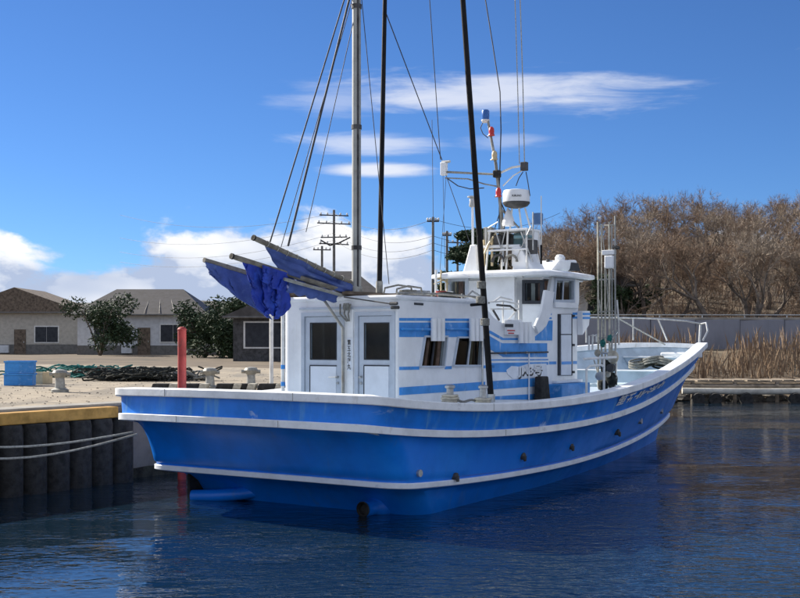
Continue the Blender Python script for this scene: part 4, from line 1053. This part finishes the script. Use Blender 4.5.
for (x, y, r) in ((613, 357, .10), (597.5, 353, .055), (608, 374, .05)):
    o = MB().ball(hh(x, y, hb-.1), r, 16, 1.15).build('net_float', 'float_cream', smooth=True); o.location = (BC.x, BC.y, 0); o.rotation_euler.z = -TH
    tag(o, 'cream net float %s' % {613: 'the largest, hanging right of the hauler posts', 597.5: 'hanging left of the hauler posts', 608: 'smallest, low among the dark nets'}[x], 'float')
tb('hauler_rope', [hh(600, 340), hh(603, 360), hh(606, 385)], .012, 'rope_pale', 6); tb('hauler_rope', [hh(613, 330), hh(611, 350), hh(614, 388)], .012, 'rope_pale', 6)
for (x, y, r, m) in ((611, 368, .07, 'dark_grey'), (600, 376, .07, 'steel')):
    p = hh(x, y, hb-.16); MB().lathe(p, [(r*.5, -.05), (r, -.045), (r, -.03), (r*.6, 0), (r, .03), (r, .045), (r*.5, .05)], 18, 'Y').build('hauling_wheel', m, boat, smooth=True)
for (x0, y0, x1, y1, r) in ((599, 300, 606, 352, .012), (614, 262, 616, 350, .010), (612, 262, 604, 330, .008), (602, 228, 608, 300, .008), (617, 300, 619, 345, .016), (610, 340, 618, 330, .02), (594, 360, 600, 385, .012), (616, 352, 615, 392, .02), (599, 352, 612, 354, .025), (600, 366, 616, 363, .018)):
    tb('hauler_line' if r < .013 else 'hauler_arm', [hh(x0, y0), hh((x0+x1)/2+.6, (y0+y1)/2), hh(x1, y1)], r, 'rope_pale' if r < .013 else 'steel', 6)
for x in (589, 592.5):
    tb('hook_stand', [P(x, 350, s=1.3), P(x, 336, s=1.3), P(x+4, 335, s=1.3), P(x+4, 342, s=1.3)], .016, 'white_paint', 6)
# dark gear heap on the raised deck
for k in range(5):
    c0 = Vector((.15+.16*k, 11.2+.1*(k % 2), 1.60+.03*(k % 3))); mb = MB()
    for j in range(3): mb.tube([c0+Vector((.2*math.cos(t*.42), .2*math.sin(t*.42), .05*j+.1*(.5+.5*math.sin(t*.42+k)))) for t in range(16)], .022, 6)
    o = mb.build('rope_coil', 'net_dark' if k % 2 else 'rope_grey', smooth=True); o.location = (BC.x, BC.y, 0); o.rotation_euler.z = -TH
    tag(o, ('%s coil in the row of dark rope coils on the raised deck' % ('leftmost', 'second', 'middle', 'fourth', 'rightmost')[k]), 'coil', 'rope coils on the raised deck')
# bow pulpit
port = lambda b, dz=.14, ins=0.: (lambda h: Vector((-(h[0]+.1), b, h[1]+dz)))(halfw(b, inn))
stbd = lambda b, dz=.14: (lambda h: Vector((h[0]+.1, b, h[1]+dz)))(halfw(b, inn))
ztop = P(660, 317.5, b=13.).z
def atz(p, z): q_ = p.copy(); q_.z = z; return q_
pts = [atz(port(b), ztop-.02*(b > 14)) for b in (8.6, 9.5, 10.5, 11.5, 12.5, 13.5, 14.3)]
tipp = Vector((0.0, 15.35, ztop-.12))
pts2 = pts+[Vector((-.22, 15.0, ztop-.05)), tipp, Vector((.30, 14.9, ztop-.10)), Vector((.46, 14.55, ztop-.3)), stbd(14.2)]
tb('pulpit_rail', pts2, .022, 'steel', 10)
for b in (8.8, 10.2, 11.7, 13.2): tb('pulpit_post', [port(b), atz(port(b), ztop)], .018, 'steel')
tb('pulpit_post', [port(9.3), port(9.3)+Vector((.5, -.9, ztop-port(9.3).z))], .018, 'rope_pale')
tb('pulpit_post', [Vector((0, 15.25, 2.0)), tipp], .03, 'steel'); tb('pulpit_post', [port(14.3), atz(port(14.0), ztop)], .02, 'steel')
tb('pulpit_post', [port(13.9)+Vector((.25, 0, -.1)), port(12.4)+Vector((.2, 0, ztop-port(12.4).z))], .018, 'rope_pale')
MB().lathe((.25, 14.6, 1.8), [(.05, 0), (.05, .25), (.08, .26), (.08, .3), (.01, .31)], 12).build('bow_bitt', 'steel', boat, smooth=True)
tb('bow_roller', [(-.1, 15.25, 2.07), (.12, 15.25, 2.07)], .05, 'steel')

# ------------------------------------------------------------------ QUAY furniture
def wpt(x, D, z): return Vector(((x-400)/1200*D, D, z))
pile = wpt(182, 18.95, 0)
rt = empty('mooring_pile', (pile.x, pile.y, -1)); MB().tube([(0, 0, 0), (0, 0, 3.35)], .068, 16).build('pile_tube', 'red_paint', rt, smooth=True)
MB().lathe((0, 0, 3.35), [(.07, 0), (.075, .02), (.05, .05), (.01, .06)], 16).build('pile_cap', 'red_paint', rt, smooth=True)
tag(rt, 'red steel pile standing in the water between the stern and the quay', 'pile')
def on_q(s, b): p = W3(s, b, 1.18); return p
# fender beam: yellow timber over black rubber, at the left edge
fb = empty('quay_fender', tuple(q3(QS+.0, -3.6, 0))); fb.rotation_euler.z = -TH
MB().box((.13, .60, 1.09), (.26, 6.8, .17)).build('fender_timber', 'yellow', fb, bevel=.015)
for k in range(17): MB().lathe((.15, -2.6+k*.42, -.5), [(.20, 0), (.21, .05), (.21, 1.42), (.19, 1.5)], 14).build('rubber_post', 'black_rubber', fb, smooth=True)
tag(fb, 'yellow timber beam over black rubber posts along the quay face left of the stern', 'fender')
def bollard(s, b, label):
    p = on_q(s, b); o = empty('quay_bollard', tuple(p))
    MB().lathe((0, 0, 0), [(.17, 0), (.17, .05), (.10, .08), (.085, .28), (.13, .33), (.15, .38), (.12, .43), (.02, .45)], 18).build('bollard_body', 'old_alu', o, smooth=True)
    MB().tube([(-.2, 0, .35), (.2, 0, .35)], .04, 10).build('horn_bar', 'old_alu', o, smooth=True)
    tag(o, label, 'bollard', 'bollards on the quay')
def q_at(x, y, z=1.2):
    p = P(x, y, z=z); return p.x, p.y
bollard(*q_at(210, 388), 'grey iron bollard on the quay just right of the red pile')
bollard(*q_at(251, 387), 'grey iron bollard on the quay between two black blocks, nearer the cabin')
bollard(*q_at(60, 391), 'grey iron bollard on the quay far left of the boat')
xb = [193, 204, 222, 236, 252, 266, 277, 165, 140]
for i, x in enumerate((190, 224, 238, 266, 279, 160)):
    s_, b_ = q_at(x, 391); p = on_q(s_, b_); o = empty('wheel_stop', tuple(p)); o.rotation_euler.z = R(-8)
    MB().prism([(-.17, -.12, 0), (.17, -.12, 0), (.17, .10, 0), (-.17, .10, 0)], (0.05, .02, .17)).build('block', 'black_rubber', o, bevel=.015)
    MB().prism([(.175, -.12, 0), (.33, -.12, 0), (.33, .10, 0), (.175, .10, 0)], (0.05, .02, .17)).build('block', 'float_cream', o, bevel=.015)
    tag(o, 'black and cream wheel stop on the quay ' + ('behind the red pile', 'right of the first bollard', 'left of the second bollard', 'right of the second bollard', 'nearest the cabin', 'left of the red pile')[i], 'wheel stop', 'wheel stops along the quay')
# white guard post and rail on the quay
def post(x, D, h, label):
    p = wpt(x, D, 1.18); o = MB().tube([p, p+Vector((0, 0, h))], .045, 10).build('guard_post', 'white_paint', smooth=True); tag(o, label, 'post')
post(271.5, 27, 1.75, 'slender white post on the quay left of the cabin')
def heap(x, D, r, n, m, label, seed):
    rnd = random.Random(seed); p = wpt(x, D, 1.18); mb = MB()
    for k in range(n):
        a = rnd.uniform(0, 6.28); rr_ = rnd.uniform(.25, 1)*r; cx, cy = rnd.gauss(0, .45)*r*1.8, rnd.gauss(0, .35)*r; hz = rnd.uniform(.02, .3)*r*1.2
        mb.tube([p+Vector((cx+rr_*math.cos(a+t*.7)*.6, cy+rr_*math.sin(a+t*.7)*.5, hz+.06*math.sin(t*1.3+a))) for t in range(9)], .022, 5)
    tag(mb.build('net_heap', m, smooth=True), label, 'net')
heap(132, 30, .75, 60, 'net_dark', 'dark heap of net and rope on the quay, the leftmost of three', 1)
heap(152, 30.6, .8, 60, 'net_dark', 'dark heap of net and rope on the quay, the middle of three', 2)
heap(171, 30.2, .55, 46, 'rope_grey', 'greyish heap of rope on the quay just left of the red pile', 3)
heap(80, 33, .8, 50, 'net_green', 'green net heap on the quay at the left', 4)
def crate(x, D, z, rz, m, label):
    p = wpt(x, D, 1.18+z); o = empty('fish_crate', tuple(p), rz)
    MB().box((0, 0, .02), (.62, .40, .03)).build('crate_floor', m, o)
    for sx, sy, lx, ly in ((0, -.19, .62, .02), (0, .19, .62, .02), (-.3, 0, .02, .36), (.3, 0, .02, .36)): MB().box((sx, sy, .15), (lx, ly, .24)).build('crate_side', m, o)
    MB().box((0, -.21, .255), (.66, .03, .035)).build('crate_rim', m, o); MB().box((0, .21, .255), (.66, .03, .035)).build('crate_rim', m, o)
    tag(o, label, 'crate', 'fish crates on the quay')
crate(20, 27, 0, .1, 'cab_blue', 'blue fish crate at the bottom of the stack at the left edge of the quay'); crate(20.5, 27, .28, .16, 'cab_blue', 'blue fish crate on top of the other blue crate, left edge of the quay')
crate(36, 28, 0, -.3, 'amber', 'yellowish fish crate standing alone right of the blue stack'); crate(98, 34, 0, .5, 'red_paint', 'red fish crate on the quay right of the green net heap')
# scattered pebbles and grit on the quay
mb = MB(); rnd = random.Random(5)
for k in range(1500):
    b_ = rnd.uniform(-4, 20); s2 = -4.7-abs(rnd.gauss(0, 5)); p = W3(s2, b_, 1.185); r = rnd.uniform(.008, .026)
    mb.add([p+Vector((r, 0, 0)), p+Vector((-r*.6, r*.8, 0)), p+Vector((-r*.6, -r*.8, 0)), p+Vector((0, 0, r*.8))], [(0, 1, 3), (1, 2, 3), (2, 0, 3)])
tag(mb.build('grit', 'gravel'), 'small stones and grit scattered over the quay', 'gravel', kind='stuff')
# mooring lines to the quay
for (y0, y1, x1, lab) in ((437, 432, 133, 'upper'), (442, 434, 137, 'lower')):
    a = P(x1, y1, s=-2.15); wa_ = W3(a.x, a.y, a.z); c = W3(QS-.4, -4.0, 1.2); mb = MB()
    mb.tube([wa_.lerp(c, k/14)+Vector((0, 0, -.28*math.sin(math.pi*k/14)*(1 if lab == 'upper' else 1.5))) for k in range(15)], .016, 7)
    tag(mb.build('mooring_line', 'rope_pale', smooth=True), '%s pale mooring line from the port quarter of the boat to the quay' % lab, 'rope')

# ------------------------------------------------------------------ UTILITY POLES, WIRES
def utility_pole(x, D, ytop, label, arms=(), r=.10, transformer=False):
    z0 = land((x-400)/1200*D, D); ztop_ = EYE+(340-ytop)*D/1200
    p = wpt(x, D, z0); o = empty('utility_pole', tuple(p)); h = ztop_-z0
    MB().tube([(0, 0, 0), (0, 0, h)], [r, r*.7], 10).build('pole', 'pole_concrete', o, smooth=True)
    for i, (dz, ln, ang) in enumerate(arms):
        ca = math.cos(ang); sa = math.sin(ang)
        ar = MB().tube([(-ln*ca, -ln*sa, h-dz), (ln*ca, ln*sa, h-dz)], .05, 6).build('crossarm', 'dark_grey', o)
        mb = MB()
        for k in (-.9, -.45, .45, .9): mb.lathe((k*ln*ca, k*ln*sa, h-dz+.05), [(.05, 0), (.07, .07), (.05, .14), (.01, .16)], 8)
        mb.build('insulator', 'white_paint', ar)
    if transformer:
        for sx in (-.45, .45): MB().lathe((sx, 0, h*.38), [(.22, 0), (.24, .05), (.24, .65), (.16, .7), (.02, .72)], 14).build('transformer', 'pole_concrete', o, smooth=True)
        MB().tube([(-1.0, 0, h-2.2), (-.3, .1, h-2.6), (.4, 0, h-2.4), (1.2, 0, h-2.0)], .06, 6).build('cable_bundle', 'dark_grey', o)
    tag(o, label, 'utility pole'); return o
D1 = 88
utility_pole(334, D1, 210, 'utility pole with crossarms and transformers left of the main mast', ((.4, 1.1, .3), (1.0, 1.3, .4), (2.0, 1.0, -.2), (2.5, 1.2, .5)), .13, True)
utility_pole(322, D1+6, 246, 'short utility pole carrying a transformer behind the blue sail', ((.3, .7, .2),), .13, True)
utility_pole(433, 70, 217, 'tall bare concrete pole left of the wheelhouse roof', ((.25, .35, .0),), .105)
utility_pole(447, 82, 231, 'middle concrete pole of three left of the wheelhouse', ((.3, .3, .0),), .12)
utility_pole(457.5, 95, 239, 'shortest and farthest concrete pole just left of the pine', ((.3, .9, .4),), .12)
def cable(a, c, sag, label, r=.012):
    mb = MB(); mb.tube([a.lerp(c, k/16)+Vector((0, 0, -4*sag*(k/16)*(1-k/16))) for k in range(17)], r, 4, cap=False)
    tag(mb.build('overhead_wire', 'wire'), label, 'wire', 'overhead wires between the utility poles')
for i, (y0, y1, y2) in enumerate(((213, 219, 215), (221, 236, 238), (233, 243, 252), (240, 250, 262))):
    a = wpt(334, D1, EYE+(340-y0)*D1/1200.); c = wpt(433, 70, EYE+(340-y1)*70/1200.)
    e = wpt(120, 110, EYE+(340-y2)*110/1200.)
    lab = ('topmost', 'second', 'third', 'lowest')[i]
    cable(a, c, .9, '%s thin wire from the transformer pole to the tall pole' % lab); cable(e, a, 1.1, '%s thin wire running left from the transformer pole' % lab)
    c2 = wpt(560, 80, EYE+(340-y1+6)*80/1200.); cable(c, c2, .8, '%s thin wire from the tall pole to the wooded bank' % lab)

# ------------------------------------------------------------------ HOUSES
def house(x, D, wx, wy, hw, hr, label, ridge='x', roof='roof_grey', wall='wall_cream', rot=0., z0=None, wins=()):
    p = wpt(x, D, 0); p.z = land(p.x, p.y)-.05 if z0 is None else z0
    o = empty('house', tuple(p)); o.rotation_euler.z = rot
    MB().box((0, 0, hw/2), (wx, wy, hw)).build('wall', wall, o)
    e = .45; mb = MB()
    if ridge == 'x': A = [(-wx/2-e, -wy/2-e, hw-.05), (wx/2+e, -wy/2-e, hw-.05), (wx/2+e, wy/2+e, hw-.05), (-wx/2-e, wy/2+e, hw-.05), (-wx/2*.55, 0, hw+hr), (wx/2*.55, 0, hw+hr)]; F = [(0, 1, 5, 4), (2, 3, 4, 5), (1, 2, 5), (3, 0, 4), (0, 3, 2, 1)]
    else: A = [(-wx/2-e, -wy/2-e, hw-.05), (wx/2+e, -wy/2-e, hw-.05), (wx/2+e, wy/2+e, hw-.05), (-wx/2-e, wy/2+e, hw-.05), (0, -wy/2-e, hw+hr), (0, wy/2+e, hw+hr)]; F = [(0, 4, 5, 3), (1, 2, 5, 4), (0, 1, 4), (3, 5, 2), (0, 3, 2, 1)]
    mb.add(A, F); r_ = mb.build('roof', roof, o, solid=-.12)
    if ridge == 'x':
        rows = []
        for k in range(int(wx/1.1)):
            xx = -wx/2+k*1.1+.5; MB().tube([(xx, -wy/2-e, hw+.03), (xx*.55, -.1, hw+hr+.0)], .02, 4).build('roof_seam', roof, r_)
    MB().tube([(-wx/2-e, -wy/2-e-.05, hw-.08), (wx/2+e, -wy/2-e-.05, hw-.08)], .06, 6).build('gutter', 'pole_concrete', o)
    MB().tube([(wx/2-.1, -wy/2-e, hw-.1), (wx/2-.1, -wy/2-.06, hw-.4), (wx/2-.1, -wy/2-.06, 0)], .04, 6).build('downpipe', 'pole_concrete', o)
    if wx > 6:
        dd_ = MB().box((.3, -wy/2-.03, 1.0), (.9, .06, 2.0)).build('door', 'plank', o); MB().box((.62, -wy/2-.08, 1.0), (.05, .04, .12)).build('handle', 'steel', dd_)
        MB().box((-.9, -wy/2-.18, .45), (.75, .3, .6)).build('heat_pump', 'wall_white', o, bevel=.02)
        MB().box((0, 0, hw*.12), (wx+.04, wy+.04, hw*.24)).build('plinth', 'pole_concrete', o)
    for (cx, cz, w_, h_) in wins:
        f = MB().box((cx, -wy/2-.02, cz), (w_+.16, .06, h_+.16)).build('window', 'white_paint', o)
        MB().box((cx-w_/4, -wy/2-.06, cz), (w_/2-.03, .02, h_)).build('pane', 'gap_dark', f); MB().box((cx+w_/4, -wy/2-.06, cz), (w_/2-.03, .02, h_)).build('pane', 'gap_dark', f)
    tag(o, label, 'house'); return o
house(317, 84, 9.6, 6.5, 3.7, 2.1, 'cream house with dark hipped roof behind the masts', wins=((-2, 1.6, 1.6, 1.1), (2.6, 1.6, 1.6, 1.1)))
house(415, 120, 12, 8, 2.7, 1.6, 'low house with a brown roof in the gap between mast and wheelhouse', ridge='x', roof='plank', wins=((-3, 1.5, 1.6, 1.), (3, 1.5, 1.6, 1.)))
house(150, 90, 9, 7, 3.0, 1.8, 'white house with a grey roof far left behind the quay', wall='wall_white', wins=((-2.4, 1.6, 1.8, 1.2), (2.4, 1.6, 1.8, 1.2)))
house(30, 98, 10, 7, 3.4, 1.8, 'cream house with a brown roof at the far left edge', ridge='y', roof='plank', wins=((-2.4, 1.6, 1.8, 1.2), (2.4, 1.6, 1.8, 1.2)))
house(274, 62, 3.6, 4.5, 2.3, .8, 'small dark shed with a big window beyond the quay, left of the cabin', ridge='y', wall='dark_grey', wins=((-.0, 1.35, 2.4, 1.2),))
house(590, 62, 3.4, 3.4, 2.4, .9, 'small white hut between trees just right of the wheelhouse', ridge='y', wall='wall_white', roof='roof_grey', wins=((0.2, 1.5, 1.2, .9),), z0=2.6)

# ------------------------------------------------------------------ CONCRETE WALL and bank on the right
wl = empty('sea_wall', (11, 52.5, 0))
pan = None
for k in range(16):
    me = MB().box((0, 0, 0), (1.96, .25, 2.0)) if pan is None else None
    if pan is None: o = me.build('wall_panel', 'wall_grey', wl, bevel=.02); pan = o
    else: o = pan.copy(); COL.objects.link(o); o.parent = wl
    o.location = (-5.0+k*2.0, .012*(k % 3)+k*.12, 2.1)
MB().box((10, 1, 3.14), (32.6, .4, .1), Matrix.Rotation(R(3.4), 3, 'Z')).build('wall_coping', 'concrete', wl, bevel=.02)
tag(wl, 'long grey concrete sea wall of vertical panels behind the bow', 'wall')
gr = empty('guard_fence', (11, 55.0, 3.1))
for k in range(17): MB().tube([(-7+k*2, .12*k, -1.2), (-7+k*2, .12*k, .28)], .03, 6).build('fence_post', 'steel', gr)
MB().tube([(-7, 0, .26), (25, 1.9, .26)], .03, 6).build('fence_rail', 'steel', gr)
tag(gr, 'thin steel guard fence along the top of the sea wall', 'fence')
# rocks along the waterline
def rock_mesh(seed):
    bm = bmesh.new(); bmesh.ops.create_icosphere(bm, subdivisions=2, radius=1.)
    for v in bm.verts: v.co *= 1+.55*noise.noise(v.co*1.1+Vector((seed*7, 0, 0)))+.15*noise.noise(v.co*3+Vector((seed, 3, 0)))
    for v in bm.verts: v.co.z *= .62
    me = bpy.data.meshes.new('rock'); bm.to_mesh(me); bm.free(); me.materials.append(M['rock']); return me
RK = [rock_mesh(i) for i in range(6)]
for k in range(80):
    x = 8.4+k*.24+random.uniform(-.2, .2); y = shore(x)+random.uniform(-.5, .8); s_ = random.uniform(.14, .42)
    o = bpy.data.objects.new('rock', RK[k % 6]); COL.objects.link(o); o.location = (x, y, max(0, land(x, y))+s_*.12); o.scale = (s_*random.uniform(.9, 1.5), s_, s_); o.rotation_euler = (0, 0, random.uniform(0, 6.28))
    tag(o, 'dark wet rock, number %d counted from the bow along the water line of the bank' % (k+1) if k < 0 else 'dark wet rock at the water line of the bank beyond the bow', 'rock', 'rocks along the bank')
# timber jetty lying along the bank
jt = empty('timber_jetty', (13.2, 43.0, 0)); 
for k in range(22): MB().box((-2.9+k*.44, .35, .74+.01*(k % 3)), (.38, 1.5, .06), Matrix.Rotation(R(random.uniform(-2, 2)), 3, 'Z')).build('plank', 'timber_old', jt)
for y, z, r in ((-.5, .55, .08), (1.1, .55, .08)): MB().tube([(-3.2, y, z), (7, y, z)], r, 8).build('beam', 'timber_old', jt)
for k in range(7): MB().tube([(-2.8+k*1.5, -.35, -1), (-2.8+k*1.5, -.35, .75)], .07, 8).build('pile', 'timber_old', jt)
tag(jt, 'weathered timber jetty along the bank to the right of the bow', 'jetty')
o = MB().tube([(9.9, 42.1, .42), (12.2, 42.0, .40), (19, 42.2, .42)], .11, 12).build('floating_log', 'timber_pale', smooth=True); tag(o, 'long pale log lying in front of the timber jetty', 'log')
for k, x in enumerate((10.4, 11.0, 12.1, 13.8)):
    o = MB().lathe((x, 41.9, .12), [(.10, -.09), (.22, -.11), (.25, 0), (.22, .11), (.10, .09)], 16, 'Y').build('old_tyre', 'black_rubber', smooth=True)
    tag(o, ('black tyre nearest the bow below the pale log', 'second black tyre from the bow below the pale log', 'third black tyre from the bow below the pale log', 'black tyre farthest right below the pale log')[k], 'tyre')
# reeds and dead brush on the bank
mb = MB()
for k in range(5200):
    x = random.uniform(8, 34); y = shore(x)+random.uniform(2.0, 8.0); z = land(x, y)
    if noise.noise(Vector((x*.5, y*.5, 2))) < -.18: continue
    h = random.uniform(.35, 1.25); dx, dy = random.gauss(0, .22)*h, random.gauss(0, .22)*h; w_ = .022; a = random.uniform(0, 3.14); c, s_ = math.cos(a)*w_, math.sin(a)*w_
    mb.add([(x-c, y-s_, z-.05), (x+c, y+s_, z-.05), (x+dx*.5+c*.7, y+dy*.5, z+h*.6), (x+dx, y+dy, z+h)], [(0, 1, 2), (0, 2, 3)])
tag(mb.build('dry_reeds', 'reed'), 'brown dry reeds covering the bank below the sea wall', 'reeds', kind='stuff')

# ------------------------------------------------------------------ TREES
def bare_tree(seed, h=7., spread=1., dens=1.):
    rnd = random.Random(seed); br = MB(); tw = MB()
    def twig(p, d, l):
        n = rnd.randint(3, 5)
        for _ in range(n):
            dd = (d+Vector((rnd.gauss(0, .6), rnd.gauss(0, .6), rnd.gauss(.12, .5)))).normalized(); q_ = p+dd*l*rnd.uniform(.6, 1.3)
            side_ = dd.cross(Vector((rnd.gauss(0, 1), rnd.gauss(0, 1), rnd.gauss(0, 1)))).normalized()*.010
            tw.add([p-side_, p+side_, q_], [(0, 1, 2)])
            for _k in range(3):
                t = rnd.uniform(.3, .9); r0 = p.lerp(q_, t); d3 = (dd+Vector((rnd.gauss(0, .8), rnd.gauss(0, .8), rnd.gauss(.1, .6)))).normalized(); q3_ = r0+d3*l*rnd.uniform(.3, .7)
                tw.add([r0-side_*.6, r0+side_*.6, q3_], [(0, 1, 2)])
    def grow(p, d, l, r, lev):
        n = 3; pts = [p]; rs = [r]
        for i in range(n):
            d = (d+Vector((rnd.gauss(0, .16), rnd.gauss(0, .16), rnd.gauss(.03, .1)))).normalized(); p = p+d*l/n; pts.append(p); rs.append(r*(1-.4*(i+1)/n))
        br.tube(pts, rs, 6 if lev < 2 else 4, cap=False)
        if lev >= 4: twig(p, d, l*.8); twig(pts[1], d, l*.7); return
        k = rnd.randint(3, 4) if lev else rnd.randint(4, 5)
        for i in range(k):
            a = rnd.uniform(0, 6.28); tilt = rnd.uniform(.35, .85)*spread
            e = d.cross(Vector((math.cos(a), math.sin(a), .2))).normalized()
            nd = (d*math.cos(tilt)+e*math.sin(tilt)+Vector((0, 0, .12))).normalized()
            st_ = pts[-1] if i < 2 else pts[-2].lerp(pts[-1], rnd.uniform(0, 1))
            grow(st_, nd, l*rnd.uniform(.58, .78), rs[-1]*rnd.uniform(.55, .75), lev+1)
        if lev >= 2: twig(p, d, l*.6)
    grow(Vector((0, 0, 0)), Vector((rnd.gauss(0, .08), rnd.gauss(0, .08), 1)).normalized(), h*.30, h*.022, 0)
    return br, tw
TREES = []
for i in range(6):
    br, tw = bare_tree(20+i, 7.0, 1.0)
    def mk(mbx, nm, mt):
        me = bpy.data.meshes.new(nm); me.from_pydata(mbx.v, [], mbx.f); me.update(); me.materials.append(M[mt]); return me
    TREES.append((mk(br, 'trunk', 'bark'), mk(tw, 'crown', 'twig_brown' if i % 3 else 'twig_grey')))
def plant_tree(i, x, y, s_, rz, label, group, name='bare_tree'):
    o = empty(name, (x, y, land(x, y)-.1), rz); o.scale = (s_, s_, s_*random.uniform(.9, 1.15))
    for nm, me in zip(('trunk', 'crown'), TREES[i % len(TREES)]):
        c = bpy.data.objects.new(nm, me); COL.objects.link(c); c.parent = o
    tag(o, label, 'tree', group)
lab = 'leafless brown tree on the wooded hillside to the right of the wheelhouse'
ORD = ['first', 'second', 'third', 'fourth', 'fifth', 'sixth', 'seventh', 'eighth', 'ninth', 'tenth', 'eleventh', 'twelfth', 'thirteenth', 'fourteenth', 'fifteenth', 'sixteenth', 'seventeenth', 'eighteenth', 'nineteenth', 'twentieth', 'twenty-first', 'twenty-second']
ROWN = ['front', 'second', 'third', 'fourth', 'fifth', 'sixth', 'rearmost']
k = 0
for row, (y0, n, x0, x1) in enumerate(((58, 15, 8.5, 26), (63, 15, 8, 30), (69, 15, 8.0, 34), (76, 16, 8.5, 38), (84, 16, 9, 42), (93, 16, 10, 46), (104, 16, 11, 50))):
    for j in range(n):
        x = x0+(x1-x0)*(j+random.uniform(-.3, .3))/(n-1); y = y0+random.uniform(-2.2, 2.2)
        plant_tree(k, x, y, random.uniform(.72, 1.15), random.uniform(0, 6.28), 'leafless brown hillside tree, %s from the left in the %s row above the sea wall' % (ORD[j], ROWN[row]), 'bare trees on the hillside'); k += 1
lab2 = 'leafless tree in the far row of trees behind the left part of the quay'
for j in range(22):
    x = -48+j*2.4+random.uniform(-.8, .8); y = 100+random.uniform(-6, 8)
    plant_tree(j, x, y, random.uniform(.6, .95), random.uniform(0, 6.28), 'leafless tree behind the quay houses, %s from the left in the far tree row' % ORD[j], 'bare trees behind the quay')
# brush between the trees
mb = MB()
for k in range(9000):
    x = random.uniform(6.5, 46); y = random.uniform(55.5, 100); z = land(x, y); h = random.uniform(.4, 1.9)
    if x < 7+(y-55)*.05: continue
    dx, dy = random.gauss(0, .35)*h, random.gauss(0, .35)*h; w_ = .025; a = random.uniform(0, 3.14); c, s_ = math.cos(a)*w_, math.sin(a)*w_
    mb.add([(x-c, y-s_, z-.05), (x+c, y+s_, z-.05), (x+dx, y+dy, z+h)], [(0, 1, 2)])
    for _ in range(3):
        t = random.uniform(.3, .8); px, py, pz = x+dx*t, y+dy*t, z+h*t; mb.add([(px-c*.6, py, pz), (px+c*.6, py, pz), (px+random.gauss(0, .35), py+random.gauss(0, .35), pz+random.uniform(.1, .6))], [(0, 1, 2)])
tag(mb.build('undergrowth', 'twig_brown'), 'brown leafless undergrowth between the hillside trees', 'brush', kind='stuff')
# pine behind the wheelhouse and evergreen shrubs
def leaf_blob(mb, c, r, n, sz, rnd, flat=.6):
    for _ in range(n):
        d = Vector((rnd.gauss(0, 1), rnd.gauss(0, 1), rnd.gauss(0, 1))).normalized()*r*rnd.random()**.45; d.z *= flat; p = c+d
        e = Vector((rnd.gauss(0, 1), rnd.gauss(0, 1), rnd.gauss(0, .6))).normalized(); f = e.cross(Vector((rnd.gauss(0, 1), rnd.gauss(0, 1), rnd.gauss(0, 1)))).normalized()
        mb.add([p-e*sz, p+f*sz*.35, p+e*sz, p-f*sz*.35], [(0, 1, 2, 3)])
def pine(x, D, h, label, seed, lean=.0):
    rnd = random.Random(seed); p = wpt(x, D, 0); p.z = land(p.x, p.y); o = empty('pine_tree', tuple(p)); br = MB(); nd = MB()
    top_ = Vector((lean, 0, h)); br.tube([Vector((0, 0, 0)), Vector((lean*.3, .1, h*.4)), top_], [h*.03, h*.022, h*.006], 8)
    for k in range(19):
        t = .30+.70*k/18+rnd.uniform(-.03, .03); b0 = Vector((lean*t, 0, h*t)); a = k*2.4+rnd.uniform(-.4, .4); l = h*.36*(1.15-t)+.4
        e = b0+Vector((math.cos(a)*l, math.sin(a)*l, .10*l+rnd.uniform(-.1, .2))); br.tube([b0, b0.lerp(e, .5)+Vector((0, 0, -.08)), e], [.05, .035, .015], 5)
        for q_ in (.3, .5, .7, .85, 1.0): leaf_blob(nd, b0.lerp(e, q_)+Vector((rnd.uniform(-.2, .2), rnd.uniform(-.2, .2), .08)), .62*(1.25-q_*.35)*rnd.uniform(.6, 1.2), 170, .15, rnd, rnd.uniform(.35, .6))
    leaf_blob(nd, top_, .5, 200, .13, rnd, .7)
    br.build('trunk', 'bark', o, smooth=True); nd.build('crown', 'needle', o); tag(o, label, 'tree')
pine(467, 66, 6.9, 'dark pine with layered boughs directly behind the wheelhouse roof', 3, .5)
pine(455, 74, 4.3, 'small dark pine among the poles left of the wheelhouse', 5)
pine(508, 70, 6.4, 'dark pine seen through the radar legs', 8, -.3)
def bush(x, D, h, w_, label, seed, m='evergreen'):
    rnd = random.Random(seed); p = wpt(x, D, 0); p.z = land(p.x, p.y)-.1; o = empty('evergreen_shrub', tuple(p)); mb = MB(); st_ = MB()
    for k in range(6): e = Vector((rnd.uniform(-.7, .7)*w_, rnd.uniform(-.5, .5)*w_, h*rnd.uniform(.5, .85))); st_.tube([Vector((0, 0, 0)), e*.5+Vector((0, 0, .2)), e], [.07, .05, .02], 5)
    for k in range(13): leaf_blob(mb, Vector((rnd.gauss(0, .42)*w_, rnd.gauss(0, .35)*w_, h*rnd.uniform(.18, .86))), .32*w_+.2, 420, .13, rnd, .8)
    st_.build('stem', 'bark', o); mb.build('foliage', m, o); tag(o, label, 'shrub')
bush(607, 58, 3.6, 1.1, 'dark green shrub behind the hauler towers above the sea wall', 1)
bush(625, 60, 3.4, 1.0, 'dark evergreen at the foot of the hillside right of the hauler towers', 2)
bush(233, 70, 3.6, 1.9, 'dark rounded evergreen below the far blue sail', 3)
bush(205, 72, 3.9, 2.2, 'broad dark evergreen left of the blue sails', 4)
bush(255, 74, 2.8, 1.6, 'low dark evergreen between the shed and the blue tarpaulin', 5)
bush(100, 80, 4.2, 2.6, 'large dark evergreen between the white and the cream house', 6)
bush(293, 66, 2.7, 1.3, 'pale brown dry shrub just left of the cabin roof', 7, 'twig_grey')
